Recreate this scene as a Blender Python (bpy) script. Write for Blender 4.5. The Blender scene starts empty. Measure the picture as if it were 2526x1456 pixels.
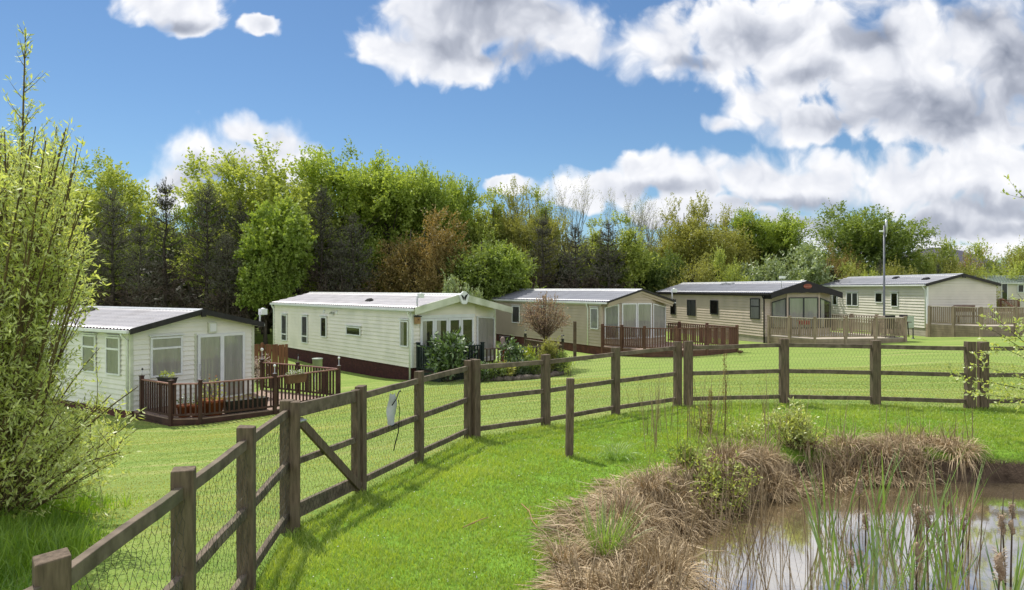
import bpy, math, random
import numpy as np
from mathutils import Vector, Matrix
R = math.radians
SC = bpy.context.scene
COL = SC.collection
rng = np.random.default_rng(7)
random.seed(7)

# ------------------------------------------------------------------ camera constants (24.5 mm lens, eye 2.18 m above the fence line)
EYE = 2.18
F = 1720.0          # focal length in the units used for surveyed picture points (2526 x 1456)
CX, HY = 1263.0, 712.0

def at(px, py, d):
    """surveyed point: picture point and distance -> world"""
    return Vector(((px - CX) / F * d, d, EYE - (py - HY) / F * d))

def on_level(px, py, z):
    d = (EYE - z) * F / (py - HY)
    return Vector(((px - CX) / F * d, d, z))

# ------------------------------------------------------------------ object helpers
def tag(o, label=None, cat=None, group=None, kind=None):
    if label: o['label'] = label
    if cat: o['category'] = cat
    if group: o['group'] = group
    if kind: o['kind'] = kind
    return o

def thing(name, label, cat, loc=(0, 0, 0), rz=0.0, group=None):
    o = bpy.data.objects.new(name, None)
    o.empty_display_size = 0.2
    COL.objects.link(o)
    o.location = loc
    o.rotation_euler = (0, 0, rz)
    return tag(o, label, cat, group)

def link_mesh(name, me, m, parent=None):
    o = bpy.data.objects.new(name, me)
    if m is not None and len(me.materials) == 0:
        me.materials.append(m)
    COL.objects.link(o)
    if parent is not None:
        o.parent = parent
    return o

class MB:
    """collects shapes and links them as ONE mesh object"""
    def __init__(s):
        s.v = []; s.f = []; s.sm = []
    def add(s, vs, fs, smooth=False):
        b = len(s.v)
        s.v += [tuple(p) for p in vs]
        s.f += [tuple(b + i for i in f) for f in fs]
        s.sm += [smooth] * len(fs)
        return s
    def box(s, c, size, M=None):
        hx, hy, hz = size[0] / 2, size[1] / 2, size[2] / 2
        vs = [Vector((x * hx, y * hy, z * hz)) for z in (-1, 1) for y in (-1, 1) for x in (-1, 1)]
        if M is not None: vs = [M @ p for p in vs]
        c = Vector(c)
        s.add([p + c for p in vs], [(0, 2, 3, 1), (4, 5, 7, 6), (0, 1, 5, 4), (2, 6, 7, 3), (0, 4, 6, 2), (1, 3, 7, 5)])
        return s
    def bar(s, p, q, w, h, up=(0, 0, 1), off=0.0):
        """box from p to q, w across, h along up"""
        p = Vector(p); q = Vector(q); d = (q - p); L = d.length
        if L < 1e-6: return s
        d.normalize(); up = Vector(up)
        sd = d.cross(up)
        if sd.length < 1e-4: sd = d.cross(Vector((0, 1, 0)))
        sd.normalize(); u = sd.cross(d)
        M = Matrix((sd, d, u)).transposed()
        s.box((p + q) / 2 + sd * off, (w, L, h), M)
        return s
    def tube(s, pts, rad, n=6, cap=True):
        pts = [Vector(p) for p in pts]
        if not hasattr(rad, '__len__'): rad = [rad] * len(pts)
        b = len(s.v); ref = None
        for i, p in enumerate(pts):
            t = (pts[min(i + 1, len(pts) - 1)] - pts[max(i - 1, 0)])
            if t.length < 1e-9: t = Vector((0, 0, 1))
            t.normalize()
            if ref is None:
                ref = t.cross(Vector((0.3, 0.9, 0.1)))
                if ref.length < 1e-3: ref = t.cross(Vector((1, 0, 0)))
            ref = (ref - t * ref.dot(t)); ref.normalize()
            o = t.cross(ref)
            for k in range(n):
                a = 2 * math.pi * k / n
                s.v.append(tuple(p + (ref * math.cos(a) + o * math.sin(a)) * rad[i]))
        for i in range(len(pts) - 1):
            for k in range(n):
                k2 = (k + 1) % n
                s.f.append((b + i * n + k, b + i * n + k2, b + (i + 1) * n + k2, b + (i + 1) * n + k)); s.sm.append(True)
        if cap:
            e = b + (len(pts) - 1) * n
            s.f.append(tuple(b + k for k in reversed(range(n)))); s.sm.append(False)
            s.f.append(tuple(e + k for k in range(n))); s.sm.append(False)
        return s
    def lathe(s, c, prof, n=16):
        c = Vector(c); b = len(s.v)
        for r, z in prof:
            for k in range(n):
                a = 2 * math.pi * k / n
                s.v.append((c.x + r * math.cos(a), c.y + r * math.sin(a), c.z + z))
        for i in range(len(prof) - 1):
            for k in range(n):
                k2 = (k + 1) % n
                s.f.append((b + i * n + k, b + i * n + k2, b + (i + 1) * n + k2, b + (i + 1) * n + k)); s.sm.append(True)
        return s
    def prism(s, poly, vec):
        """polygon (3D points) pushed along vec"""
        n = len(poly); vec = Vector(vec)
        vs = [Vector(p) for p in poly] + [Vector(p) + vec for p in poly]
        fs = [tuple(reversed(range(n))), tuple(range(n, 2 * n))] + [(i, (i + 1) % n, n + (i + 1) % n, n + i) for i in range(n)]
        s.add(vs, fs)
        return s
    def build(s, name, m, parent=None, bevel=0.0):
        me = bpy.data.meshes.new(name)
        me.from_pydata(s.v, [], s.f)
        me.polygons.foreach_set('use_smooth', s.sm)
        me.update()
        o = link_mesh(name, me, m, parent)
        if bevel:
            md = o.modifiers.new('Bevel', 'BEVEL'); md.width = bevel; md.segments = 2; md.limit_method = 'ANGLE'
        return o

def np_mesh(name, V, Fc, tint=None, smooth=False):
    """V (N,3), Fc (M,k) with constant k"""
    me = bpy.data.meshes.new(name)
    V = np.asarray(V, np.float32); Fc = np.asarray(Fc, np.int32)
    k = Fc.shape[1]
    me.vertices.add(len(V)); me.vertices.foreach_set('co', V.ravel())
    me.loops.add(Fc.size); me.loops.foreach_set('vertex_index', Fc.ravel())
    me.polygons.add(len(Fc))
    me.polygons.foreach_set('loop_start', np.arange(0, Fc.size, k, dtype=np.int32))
    me.polygons.foreach_set('loop_total', np.full(len(Fc), k, np.int32))
    if smooth: me.polygons.foreach_set('use_smooth', np.ones(len(Fc), bool))
    me.update(calc_edges=True)
    if tint is not None:
        at_ = me.attributes.new('tint', 'FLOAT', 'POINT')
        at_.data.foreach_set('value', np.asarray(tint, np.float32))
    return me

def nrm(a):
    return a / np.maximum(np.linalg.norm(a, axis=1, keepdims=True), 1e-9)

def leaf_arrays(C, D, N, L, W, tint):
    """rhombic leaves: base C, axis D, rough normal N"""
    D = nrm(D); S = nrm(np.cross(D, N)); n = len(C)
    L = np.broadcast_to(np.asarray(L, float).reshape(-1, 1), (n, 1)); W = np.broadcast_to(np.asarray(W, float).reshape(-1, 1), (n, 1))
    V = np.stack([C, C + D * L * .45 + S * W / 2, C + D * L, C + D * L * .45 - S * W / 2], 1).reshape(-1, 3)
    Fc = np.arange(4 * n).reshape(n, 4)
    return V, Fc, np.repeat(tint, 4)

def leaf_mesh(name, C, D, N, L, W, tint):
    V, Fc, t = leaf_arrays(C, D, N, L, W, tint)
    return np_mesh(name, V, Fc, t)

# ------------------------------------------------------------------ materials
def nt(name):
    m = bpy.data.materials.new(name); m.use_nodes = True
    n = m.node_tree; n.nodes.clear()
    return m, n, n.nodes.new, n.links.new

def mat(name, c1, c2=None, scale=6.0, rough=.6, bump=0.0, bscale=None, stretch=None, spec=.3, detail=6, metal=0.0, dirt=None, contrast=(.35, .65)):
    """Principled with noise between two colours, optional bump and a second blotchy dirt colour"""
    m, n, N, Lk = nt(name)
    out = N('ShaderNodeOutputMaterial'); p = N('ShaderNodeBsdfPrincipled'); Lk(p.outputs[0], out.inputs[0])
    p.inputs['Roughness'].default_value = rough; p.inputs['Specular IOR Level'].default_value = spec; p.inputs['Metallic'].default_value = metal
    tc = N('ShaderNodeTexCoord'); mp = N('ShaderNodeMapping'); Lk(tc.outputs['Object'], mp.inputs[0])
    if stretch: mp.inputs['Scale'].default_value = stretch
    nz = N('ShaderNodeTexNoise'); nz.inputs['Scale'].default_value = scale; nz.inputs['Detail'].default_value = detail; Lk(mp.outputs[0], nz.inputs['Vector'])
    cr = N('ShaderNodeValToRGB'); Lk(nz.outputs[0], cr.inputs[0])
    c2 = c2 or tuple(x * .8 for x in c1)
    cr.color_ramp.elements[0].position = contrast[0]; cr.color_ramp.elements[1].position = contrast[1]
    cr.color_ramp.elements[0].color = (*c2, 1); cr.color_ramp.elements[1].color = (*c1, 1)
    last = cr.outputs[0]
    if dirt:
        n2 = N('ShaderNodeTexNoise'); n2.inputs['Scale'].default_value = dirt[1]; n2.inputs['Detail'].default_value = 5; Lk(tc.outputs['Object'], n2.inputs['Vector'])
        r2 = N('ShaderNodeMapRange'); r2.inputs[1].default_value = .5; r2.inputs[2].default_value = .75; r2.inputs[4].default_value = dirt[2]; Lk(n2.outputs[0], r2.inputs[0])
        mx = N('ShaderNodeMix'); mx.data_type = 'RGBA'; Lk(r2.outputs[0], mx.inputs[0]); Lk(last, mx.inputs[6]); mx.inputs[7].default_value = (*dirt[0], 1)
        last = mx.outputs[2]
    Lk(last, p.inputs['Base Color'])
    if bump:
        nb = N('ShaderNodeTexNoise'); nb.inputs['Scale'].default_value = bscale or scale * 3; nb.inputs['Detail'].default_value = 5; Lk(mp.outputs[0], nb.inputs['Vector'])
        bp = N('ShaderNodeBump'); bp.inputs['Strength'].default_value = bump; bp.inputs['Distance'].default_value = .01; Lk(nb.outputs[0], bp.inputs['Height']); Lk(bp.outputs[0], p.inputs['Normal'])
    return m

def leaf_mat(name, dark, light, trans=.4, gloss=.035, vary=.25, tcol=None):
    m, n, N, Lk = nt(name)
    out = N('ShaderNodeOutputMaterial')
    at_ = N('ShaderNodeAttribute'); at_.attribute_name = 'tint'
    oi = N('ShaderNodeObjectInfo')
    ad = N('ShaderNodeMath'); ad.operation = 'MULTIPLY_ADD'; Lk(oi.outputs['Random'], ad.inputs[0]); ad.inputs[1].default_value = vary; Lk(at_.outputs['Fac'], ad.inputs[2])
    sb = N('ShaderNodeMath'); sb.operation = 'SUBTRACT'; Lk(ad.outputs[0], sb.inputs[0]); sb.inputs[1].default_value = vary / 2
    cr = N('ShaderNodeValToRGB'); Lk(sb.outputs[0], cr.inputs[0])
    cr.color_ramp.elements[0].color = (*dark, 1); cr.color_ramp.elements[1].color = (*light, 1)
    df = N('ShaderNodeBsdfDiffuse'); Lk(cr.outputs[0], df.inputs[0])
    tr = N('ShaderNodeBsdfTranslucent')
    hs = N('ShaderNodeMix'); hs.data_type = 'RGBA'; hs.blend_type = 'MULTIPLY'; hs.inputs[0].default_value = 1; Lk(cr.outputs[0], hs.inputs[6]); hs.inputs[7].default_value = (*(tcol or (1.25, 1.2, .6)), 1)
    Lk(hs.outputs[2], tr.inputs[0])
    m1 = N('ShaderNodeMixShader'); m1.inputs[0].default_value = trans; Lk(df.outputs[0], m1.inputs[1]); Lk(tr.outputs[0], m1.inputs[2])
    gl = N('ShaderNodeBsdfGlossy'); gl.inputs['Roughness'].default_value = .5
    m2 = N('ShaderNodeMixShader'); m2.inputs[0].default_value = gloss; Lk(m1.outputs[0], m2.inputs[1]); Lk(gl.outputs[0], m2.inputs[2])
    Lk(m2.outputs[0], out.inputs[0])
    return m

def glass_mat(name, tintc=(.95, .95, .95), refl=.05):
    m, n, N, Lk = nt(name)
    out = N('ShaderNodeOutputMaterial'); t = N('ShaderNodeBsdfTransparent'); t.inputs[0].default_value = (*tintc, 1)
    g = N('ShaderNodeBsdfGlossy'); g.inputs['Roughness'].default_value = .02
    fr = N('ShaderNodeFresnel'); fr.inputs[0].default_value = 1.5
    ad = N('ShaderNodeMath'); ad.operation = 'ADD'; ad.use_clamp = True; Lk(fr.outputs[0], ad.inputs[0]); ad.inputs[1].default_value = refl
    mx = N('ShaderNodeMixShader'); Lk(ad.outputs[0], mx.inputs[0]); Lk(t.outputs[0], mx.inputs[1]); Lk(g.outputs[0], mx.inputs[2]); Lk(mx.outputs[0], out.inputs[0])
    return m

M = {}
M['post'] = mat('fence timber', (.175, .13, .09), (.09, .066, .045), scale=5, stretch=(9, 9, 1.2), rough=.85, bump=.5, bscale=14, dirt=((.13, .125, .07), 2.5, .6))
M['rail'] = mat('rail timber', (.21, .165, .12), (.10, .078, .055), scale=9, rough=.85, bump=.5, bscale=30, dirt=((.12, .12, .07), 2.0, .6))
M['wire'] = mat('galvanised wire', (.09, .09, .075), (.05, .05, .04), rough=.6, metal=.3)
M['cream'] = mat('cream cladding', (.86, .82, .715), (.80, .765, .66), scale=1.6, rough=.45, dirt=((.50, .52, .40), .9, .35))
M['sage'] = mat('pale sage cladding', (.83, .81, .735), (.77, .755, .68), scale=1.5, rough=.45, dirt=((.46, .50, .38), .9, .35))
M['tan'] = mat('tan cladding', (.50, .425, .33), (.455, .385, .30), scale=1.4, rough=.5, dirt=((.31, .28, .22), .8, .3))
M['stone'] = mat('stone coloured cladding', (.54, .455, .375), (.49, .415, .34), scale=1.4, rough=.5, dirt=((.32, .29, .24), .8, .3))
M['ivory'] = mat('ivory cladding', (.66, .62, .55), (.60, .565, .50), scale=1.4, rough=.5, dirt=((.45, .44, .37), .8, .3))
M['white'] = mat('white upvc', (.78, .80, .80), (.70, .72, .72), scale=3, rough=.35)
M['cream_trim'] = mat('cream trim', (.66, .68, .56), (.52, .55, .42), scale=2.2, rough=.5, dirt=((.30, .34, .2), 1.8, .6))
M['dark_trim'] = mat('dark trim', (.035, .03, .03), (.022, .02, .02), rough=.5)
M['black_trim'] = mat('black trim', (.018, .014, .02), (.012, .01, .014), rough=.45)
M['grey_frame'] = mat('anthracite frame', (.045, .05, .052), (.035, .038, .04), rough=.4)
M['roof_pale'] = mat('pale steel roof', (.62, .59, .60), (.53, .505, .515), scale=1.2, rough=.42, spec=.5, dirt=((.33, .30, .29), 1.1, .5))
M['roof_grey'] = mat('grey steel roof', (.26, .27, .31), (.21, .215, .25), scale=1.2, rough=.38, spec=.6, dirt=((.14, .145, .16), 1.1, .5))
M['roof_slate'] = mat('slate steel roof', (.175, .185, .22), (.14, .145, .175), scale=1.2, rough=.36, spec=.6, dirt=((.09, .09, .10), 1.1, .5))
M['roof_green'] = mat('green grey roof', (.20, .25, .20), (.16, .20, .16), scale=1.2, rough=.5)
M['skirt_red'] = mat('maroon brick skirt', (.085, .028, .028), (.05, .018, .02), scale=7, rough=.85)
M['skirt_brown'] = mat('brown plank skirt', (.13, .05, .04), (.08, .03, .027), scale=4, rough=.8)
M['skirt_grey'] = mat('stone plank skirt', (.42, .37, .31), (.35, .31, .26), scale=3, rough=.8)
M['glass'] = glass_mat('window glass')
M['curtain'] = mat('net curtain', (.72, .73, .67), (.58, .59, .54), scale=5, stretch=(1, 1, .15), rough=.9)
M['dark_room'] = mat('dim interior', (.035, .032, .028), (.018, .016, .015), scale=1.5, rough=.9)
M['blind'] = mat('grey blind', (.22, .23, .24), (.15, .155, .17), scale=4, stretch=(1, 1, .2), rough=.9)
M['deck_brown'] = mat('dark brown deck timber', (.085, .038, .03), (.045, .02, .017), scale=5, stretch=(1, 1, .4), rough=.6, bump=.2, dirt=((.05, .05, .03), 2.0, .4))
M['deck_top'] = mat('worn rail top', (.30, .15, .12), (.20, .095, .08), scale=6, rough=.5)
M['deck_pink'] = mat('pinkish deck boards', (.36, .255, .20), (.27, .19, .15), scale=5, rough=.8)
M['deck_red'] = mat('red brown deck timber', (.15, .075, .05), (.095, .045, .032), scale=5, stretch=(1, 1, .4), rough=.7)
M['deck_pale'] = mat('pale deck timber', (.33, .26, .19), (.23, .18, .13), scale=5, stretch=(1, 1, .4), rough=.8)
M['deck_palefloor'] = mat('bleached deck boards', (.52, .46, .38), (.42, .37, .30), scale=5, rough=.8)
M['garden_wood'] = mat('weathered brown timber', (.12, .085, .055), (.065, .048, .034), scale=5, rough=.85)
M['green_wood'] = mat('dark green timber', (.022, .035, .03), (.014, .022, .02), scale=5, rough=.6)
M['bark'] = mat('bark', (.10, .085, .065), (.05, .042, .034), scale=8, stretch=(1, 1, .3), rough=.95, bump=.5)
M['bark_pale'] = mat('pale ash bark', (.21, .20, .175), (.13, .12, .10), scale=8, rough=.95)
M['twig'] = mat('willow twig', (.17, .12, .055), (.09, .065, .035), scale=6, rough=.8)
M['terracotta'] = mat('terracotta', (.36, .105, .04), (.26, .075, .03), scale=4, rough=.7)
M['plastic_dark'] = mat('dark plastic', (.035, .033, .032), (.025, .024, .024), rough=.45)
M['plastic_brown'] = mat('brown plastic', (.17, .085, .05), (.12, .06, .038), rough=.55)
M['metal'] = mat('pale metal', (.55, .56, .56), (.42, .43, .43), rough=.35, metal=.4)
M['pole'] = mat('galvanised pole', (.17, .18, .20), (.12, .125, .14), scale=4, rough=.5, metal=.3)
M['globe'] = mat('frosted globe', (.85, .86, .85), (.78, .79, .78), rough=.2)
M['lamp_top'] = mat('amber lamp glass', (.62, .55, .40), (.5, .45, .33), rough=.3)
M['sheet'] = mat('grubby white sheet', (.55, .56, .56), (.40, .41, .43), scale=5, rough=.7)
M['strap'] = mat('black strap', (.02, .018, .016), (.012, .012, .012), rough=.7)
M['badge_red'] = mat('brick red badge', (.24, .065, .04), (.20, .05, .035), rough=.4)
M['badge_pale'] = mat('peach lettering', (.55, .26, .19), (.48, .22, .16), rough=.4)
M['red'] = mat('red paint', (.35, .03, .03), (.25, .02, .025), rough=.5)
M['pinewood'] = mat('new pine', (.40, .25, .12), (.30, .18, .085), scale=8, rough=.7)
M['panel_wood'] = mat('orange brown fence panel', (.23, .105, .055), (.15, .07, .04), scale=6, stretch=(1, 1, .2), rough=.85)
M['box_green'] = mat('pale green cabinet', (.42, .47, .40), (.36, .41, .345), rough=.5)
M['rock'] = mat('bank stones', (.17, .14, .115), (.08, .065, .055), scale=5, rough=.95, bump=.6)
M['straw'] = leaf_mat('dry straw', (.15, .105, .06), (.64, .50, .31), trans=.2, gloss=.03, vary=.15, tcol=(1.1, .95, .7))
M['reed_dead'] = leaf_mat('dead stem', (.13, .09, .05), (.48, .37, .22), trans=.1, gloss=.03, vary=.1, tcol=(1, .9, .7))
M['reed_green'] = leaf_mat('reed blade', (.09, .19, .03), (.33, .50, .10), trans=.4, gloss=.08, vary=.1)
M['fluff_leaf'] = leaf_mat('bulrush fluff', (.34, .26, .18), (.62, .52, .40), trans=.2, vary=0, tcol=(1, .95, .85))
M['rosy_stone'] = mat('rosy stone', (.40, .30, .27), (.28, .2, .18), rough=.7)
M['bark_rosy'] = mat('rosy bark', (.19, .13, .10), (.12, .085, .065), scale=8, rough=.95)
M['cattail'] = mat('cattail seed head', (.46, .34, .24), (.28, .19, .12), scale=30, rough=1, bump=1, bscale=80)
M['fluff'] = mat('cattail fluff', (.62, .52, .42), (.48, .38, .29), scale=30, rough=1, bump=1, bscale=80)
M['brown_bird'] = mat('brown feathers', (.16, .105, .06), (.085, .055, .03), scale=14, rough=.9)
M['beak'] = mat('beak horn', (.25, .16, .05), rough=.5)
M['grass'] = leaf_mat('grass blade', (.20, .325, .045), (.52, .63, .135), trans=.45, gloss=.05, vary=0, tcol=(1.2, 1.15, .4))
M['mown'] = leaf_mat('mown blade', (.19, .28, .055), (.56, .55, .19), trans=.4, gloss=.04, vary=0)
M['grass_long'] = leaf_mat('long grass blade', (.13, .27, .025), (.40, .58, .07), trans=.5, gloss=.05, vary=0)
M['willow'] = leaf_mat('willow leaf', (.38, .46, .12), (.69, .74, .29), trans=.48, gloss=.09, vary=.1)
M['leaf_fresh'] = leaf_mat('fresh leaf', (.17, .255, .045), (.46, .56, .12), trans=.42, vary=.3)
M['leaf_lime'] = leaf_mat('lime leaf', (.23, .30, .06), (.55, .61, .18), trans=.42, vary=.2)
M['leaf_mid'] = leaf_mat('mid leaf', (.10, .155, .04), (.29, .37, .09), trans=.38, vary=.3)
M['leaf_olive'] = leaf_mat('olive leaf', (.20, .215, .05), (.46, .46, .13), trans=.36, vary=.25)
M['leaf_rust'] = leaf_mat('rusty leaf', (.20, .16, .05), (.43, .34, .13), trans=.35, vary=.1, tcol=(1.15, .9, .5))
M['leaf_pale'] = leaf_mat('pale grey green leaf', (.17, .24, .09), (.44, .52, .25), trans=.3, gloss=.1, vary=.2)
M['leaf_dark'] = leaf_mat('dark glossy leaf', (.04, .085, .022), (.17, .27, .065), trans=.25, gloss=.12, vary=.2)
M['needle'] = leaf_mat('pine needles', (.055, .056, .04), (.16, .155, .115), trans=.08, gloss=.03, vary=.3, tcol=(1, 1, .8))
M['needle_brown'] = leaf_mat('dead lower twigs', (.06, .045, .036), (.14, .105, .085), trans=.05, gloss=.02, vary=.2, tcol=(1, 1, .8))
M['bud'] = leaf_mat('rosy bud', (.24, .16, .11), (.52, .40, .28), trans=.3, vary=0, tcol=(1.1, .95, .7))
M['flower_white'] = leaf_mat('white petals', (.6, .6, .55), (.85, .85, .8), trans=.3, vary=0, tcol=(1, 1, 1))
M['flower_yellow'] = leaf_mat('yellow green leaf', (.25, .33, .03), (.45, .52, .05), trans=.45, vary=0)
M['flower_orange'] = leaf_mat('orange petals', (.30, .10, .03), (.55, .28, .08), trans=.3, vary=0, tcol=(1, .8, .5))
M['flower_pink'] = leaf_mat('pinkish blossom', (.42, .30, .28), (.65, .55, .5), trans=.3, vary=0, tcol=(1, .9, .9))
# ------------------------------------------------------------------ camera
cam = bpy.data.cameras.new('camera'); co = bpy.data.objects.new('camera', cam); COL.objects.link(co)
co.location = (0, 0, EYE); co.rotation_euler = (R(90), 0, 0)
cam.sensor_width = 36; cam.lens = 36 * F / 2526; cam.shift_y = -16 / 2526
cam.clip_start = .05; cam.clip_end = 5000
SC.camera = co
SC.view_settings.view_transform = 'Standard'; SC.view_settings.look = 'None'; SC.view_settings.exposure = 0
SC.cycles.max_bounces = 8; SC.cycles.transparent_max_bounces = 12; SC.cycles.diffuse_bounces = 3; SC.cycles.glossy_bounces = 3
SC.cycles.sample_clamp_indirect = 6; SC.cycles.caustics_reflective = False; SC.cycles.caustics_refractive = False
SC.cycles.use_denoising = True
try: SC.cycles.denoiser = 'OPENIMAGEDENOISE'
except Exception: pass

# ------------------------------------------------------------------ sun
SUN_AZ, SUN_EL = R(-34), R(57)
sd = Vector((math.sin(SUN_AZ) * math.cos(SUN_EL), math.cos(SUN_AZ) * math.cos(SUN_EL), math.sin(SUN_EL)))
sl = bpy.data.lights.new('sun', 'SUN'); sl.energy = 4.9; sl.angle = R(.53); sl.color = (1, .955, .87)
so = bpy.data.objects.new('sun', sl); COL.objects.link(so); so.rotation_euler = sd.to_track_quat('Z', 'Y').to_euler(); so.location = (0, 0, 60)

# ------------------------------------------------------------------ sky with cumulus, all in the world's direction space
wd = bpy.data.worlds.new('World'); SC.world = wd; wd.use_nodes = True
wn = wd.node_tree; wn.nodes.clear(); N = wn.nodes.new; Lk = wn.links.new
def mth(op, a, b=None, c=None, clamp=False):
    n = N('ShaderNodeMath'); n.operation = op; n.use_clamp = clamp
    for i, x in enumerate((a, b, c)):
        if x is None: continue
        if isinstance(x, (int, float)): n.inputs[i].default_value = x
        else: Lk(x, n.inputs[i])
    return n.outputs[0]
def vmt(op, a, b=None, s=None):
    n = N('ShaderNodeVectorMath'); n.operation = op
    for i, x in enumerate((a, b)):
        if x is None: continue
        if isinstance(x, tuple): n.inputs[i].default_value = x
        else: Lk(x, n.inputs[i])
    if s is not None: n.inputs['Scale'].default_value = s
    return n.outputs['Value'] if op == 'LENGTH' else n.outputs[0]
def noise(vec, scale, detail, rough=.55, col=False):
    n = N('ShaderNodeTexNoise'); n.inputs['Scale'].default_value = scale; n.inputs['Detail'].default_value = detail; n.inputs['Roughness'].default_value = rough
    Lk(vec, n.inputs['Vector']); return n.outputs[1] if col else n.outputs[0]
def sstep(x, a, b):
    n = N('ShaderNodeMapRange'); n.interpolation_type = 'SMOOTHSTEP'; n.inputs[1].default_value = a; n.inputs[2].default_value = b; Lk(x, n.inputs[0]); return n.outputs[0]
sky = N('ShaderNodeTexSky'); sky.sky_type = 'NISHITA'; sky.sun_disc = False; sky.sun_elevation = SUN_EL; sky.sun_rotation = SUN_AZ
sky.air_density = 1.0; sky.dust_density = .15; sky.ozone_density = 2.5
tc = N('ShaderNodeTexCoord'); sp = N('ShaderNodeSeparateXYZ'); Lk(tc.outputs['Generated'], sp.inputs[0])
yy = mth('MAXIMUM', mth('ABSOLUTE', sp.outputs[1]), .08)
u = mth('DIVIDE', sp.outputs[0], yy); v = mth('DIVIDE', sp.outputs[2], yy)
cb = N('ShaderNodeCombineXYZ'); Lk(u, cb.inputs[0]); Lk(v, cb.inputs[1]); P0 = cb.outputs[0]
wp1 = vmt('SCALE', vmt('SUBTRACT', noise(P0, 5.0, 3, .5, True), (.5, .5, .5)), s=.10)
wp2 = vmt('SCALE', vmt('SUBTRACT', noise(P0, 16.0, 4, .5, True), (.5, .5, .5)), s=.035)
flat = vmt('MULTIPLY', vmt('ADD', vmt('ADD', P0, wp1), wp2), (1, 1, 0))
def blobs(lst, vec):
    m = None
    for (bx, by, rx, ry) in lst:
        q = vmt('MULTIPLY', vmt('SUBTRACT', vec, ((bx - CX) / F, (HY - by) / F, 0)), (F / rx, F / ry, 0))
        l = vmt('LENGTH', q)
        if m is None: m = l
        else:
            n = N('ShaderNodeMath'); n.operation = 'SMOOTH_MIN'; Lk(m, n.inputs[0]); Lk(l, n.inputs[1]); n.inputs[2].default_value = .25; m = n.outputs[0]
    return mth('SUBTRACT', 1.0, m)
# cloud masses, given by their bearing and height in the sky (picture units of the survey)
CL = [(440, -20, 150, 85), (500, 45, 70, 50), (645, 60, 56, 36),
      (960, 125, 120, 70), (1100, 60, 190, 120), (1120, 150, 150, 62), (1320, 50, 190, 105), (1420, 100, 90, 50),
      (1640, 110, 135, 95), (1800, 90, 180, 150), (2000, 120, 200, 170), (1900, 240, 150, 75), (1775, 318, 66, 30), (1830, 290, 70, 36), (1980, 300, 140, 60),
      (2250, 130, 190, 160), (2260, 270, 260, 100), (2480, 130, 140, 190), (2420, 330, 170, 70), (2700, 200, 220, 260), (2200, 190, 260, 120), (2420, 120, 180, 130),
      (550, 400, 190, 78), (690, 350, 75, 50), (430, 440, 95, 58), 
      (1600, 425, 120, 48), (1240, 455, 75, 28), (1480, 460, 150, 50), (1720, 455, 90, 50), (1850, 440, 140, 70), (2000, 450, 190, 80), (2250, 450, 220, 75), (2480, 440, 190, 80),
      (2100, 560, 260, 50), (2450, 540, 260, 60), (2350, 610, 260, 24), (1700, 520, 220, 40), (610, 330, 90, 40), (700, 400, 120, 60), (460, 400, 80, 60), (420, 460, 90, 50), (560, 480, 120, 50)]
body = blobs(CL, flat)
fb = noise(flat, 9.0, 9, .60)
fine = noise(flat, 30.0, 6, .6)
vo = N('ShaderNodeTexVoronoi'); vo.voronoi_dimensions = '2D'; vo.feature = 'SMOOTH_F1'; vo.inputs['Scale'].default_value = 17.0; vo.inputs['Smoothness'].default_value = .6
try:
    vo.inputs['Detail'].default_value = 2.5; vo.inputs['Roughness'].default_value = .55
except Exception: pass
Lk(vmt('ADD', flat, vmt('SCALE', vmt('SUBTRACT', noise(flat, 12.0, 3, .5, True), (.5, .5, .5)), s=.03)), vo.inputs['Vector']); puff = vo.outputs[0]
fs0 = noise(flat, 7.0, 5, .52); fb_s = noise(vmt('ADD', flat, (-.016, .028, 0)), 7.0, 5, .52)
big = noise(flat, 3.2, 3, .5)
den = mth('ADD', mth('MULTIPLY_ADD', body, .85, .17), mth('ADD', mth('MULTIPLY', mth('SUBTRACT', fb, .5), 1.12), mth('MULTIPLY', mth('SUBTRACT', .38, puff), .42)))
# crisp on some flanks, ragged and thin on others
soft = sstep(big, .38, .62)
lo = mth('SUBTRACT', -.03, mth('MULTIPLY', soft, .10)); hi = mth('ADD', .22, mth('MULTIPLY', soft, .34))
an = N('ShaderNodeMapRange'); an.interpolation_type = 'SMOOTHSTEP'; Lk(den, an.inputs[0]); Lk(lo, an.inputs[1]); Lk(hi, an.inputs[2]); alpha = mth('MULTIPLY', an.outputs[0], .99)
# grey undersides
GR = [(1190, 20, 170, 110), (1110, 110, 90, 50), (1260, 130, 130, 34), (2330, 280, 290, 85), (2510, 210, 120, 130), (2060, 310, 120, 44), (2440, 60, 110, 50), (1880, 60, 90, 50),
      (2000, 185, 90, 36), (560, 440, 170, 42), (2200, 545, 460, 36), (2480, 500, 240, 36), (1980, 500, 220, 28), (1620, 470, 140, 22), (2150, 100, 90, 50), (1700, 160, 90, 26), (1620, 560, 220, 30), (470, 60, 90, 26)]
grey = blobs(GR, flat)
gm = sstep(mth('ADD', grey, mth('MULTIPLY', mth('SUBTRACT', fs0, .5), 1.0)), -.45, .95)
emb = mth('MULTIPLY', mth('SUBTRACT', fs0, fb_s), 1.0)
thick = sstep(den, .2, 1.1)
edge = mth('MULTIPLY', mth('SUBTRACT', puff, .3), .40)
sh = mth('ADD', mth('ADD', mth('MULTIPLY', gm, .61), mth('MULTIPLY', thick, .04)), mth('MULTIPLY', edge, sstep(den, .0, .4)))
sh = mth('MULTIPLY', mth('SUBTRACT', sh, emb, clamp=True), sstep(sp.outputs[1], -.1, .05))
ramp = N('ShaderNodeValToRGB'); Lk(sh, ramp.inputs[0])
ramp.color_ramp.elements[0].position = 0; ramp.color_ramp.elements[0].color = (.97, .97, .985, 1)
ramp.color_ramp.elements[1].position = 1; ramp.color_ramp.elements[1].color = (.23, .26, .335, 1)
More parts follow.
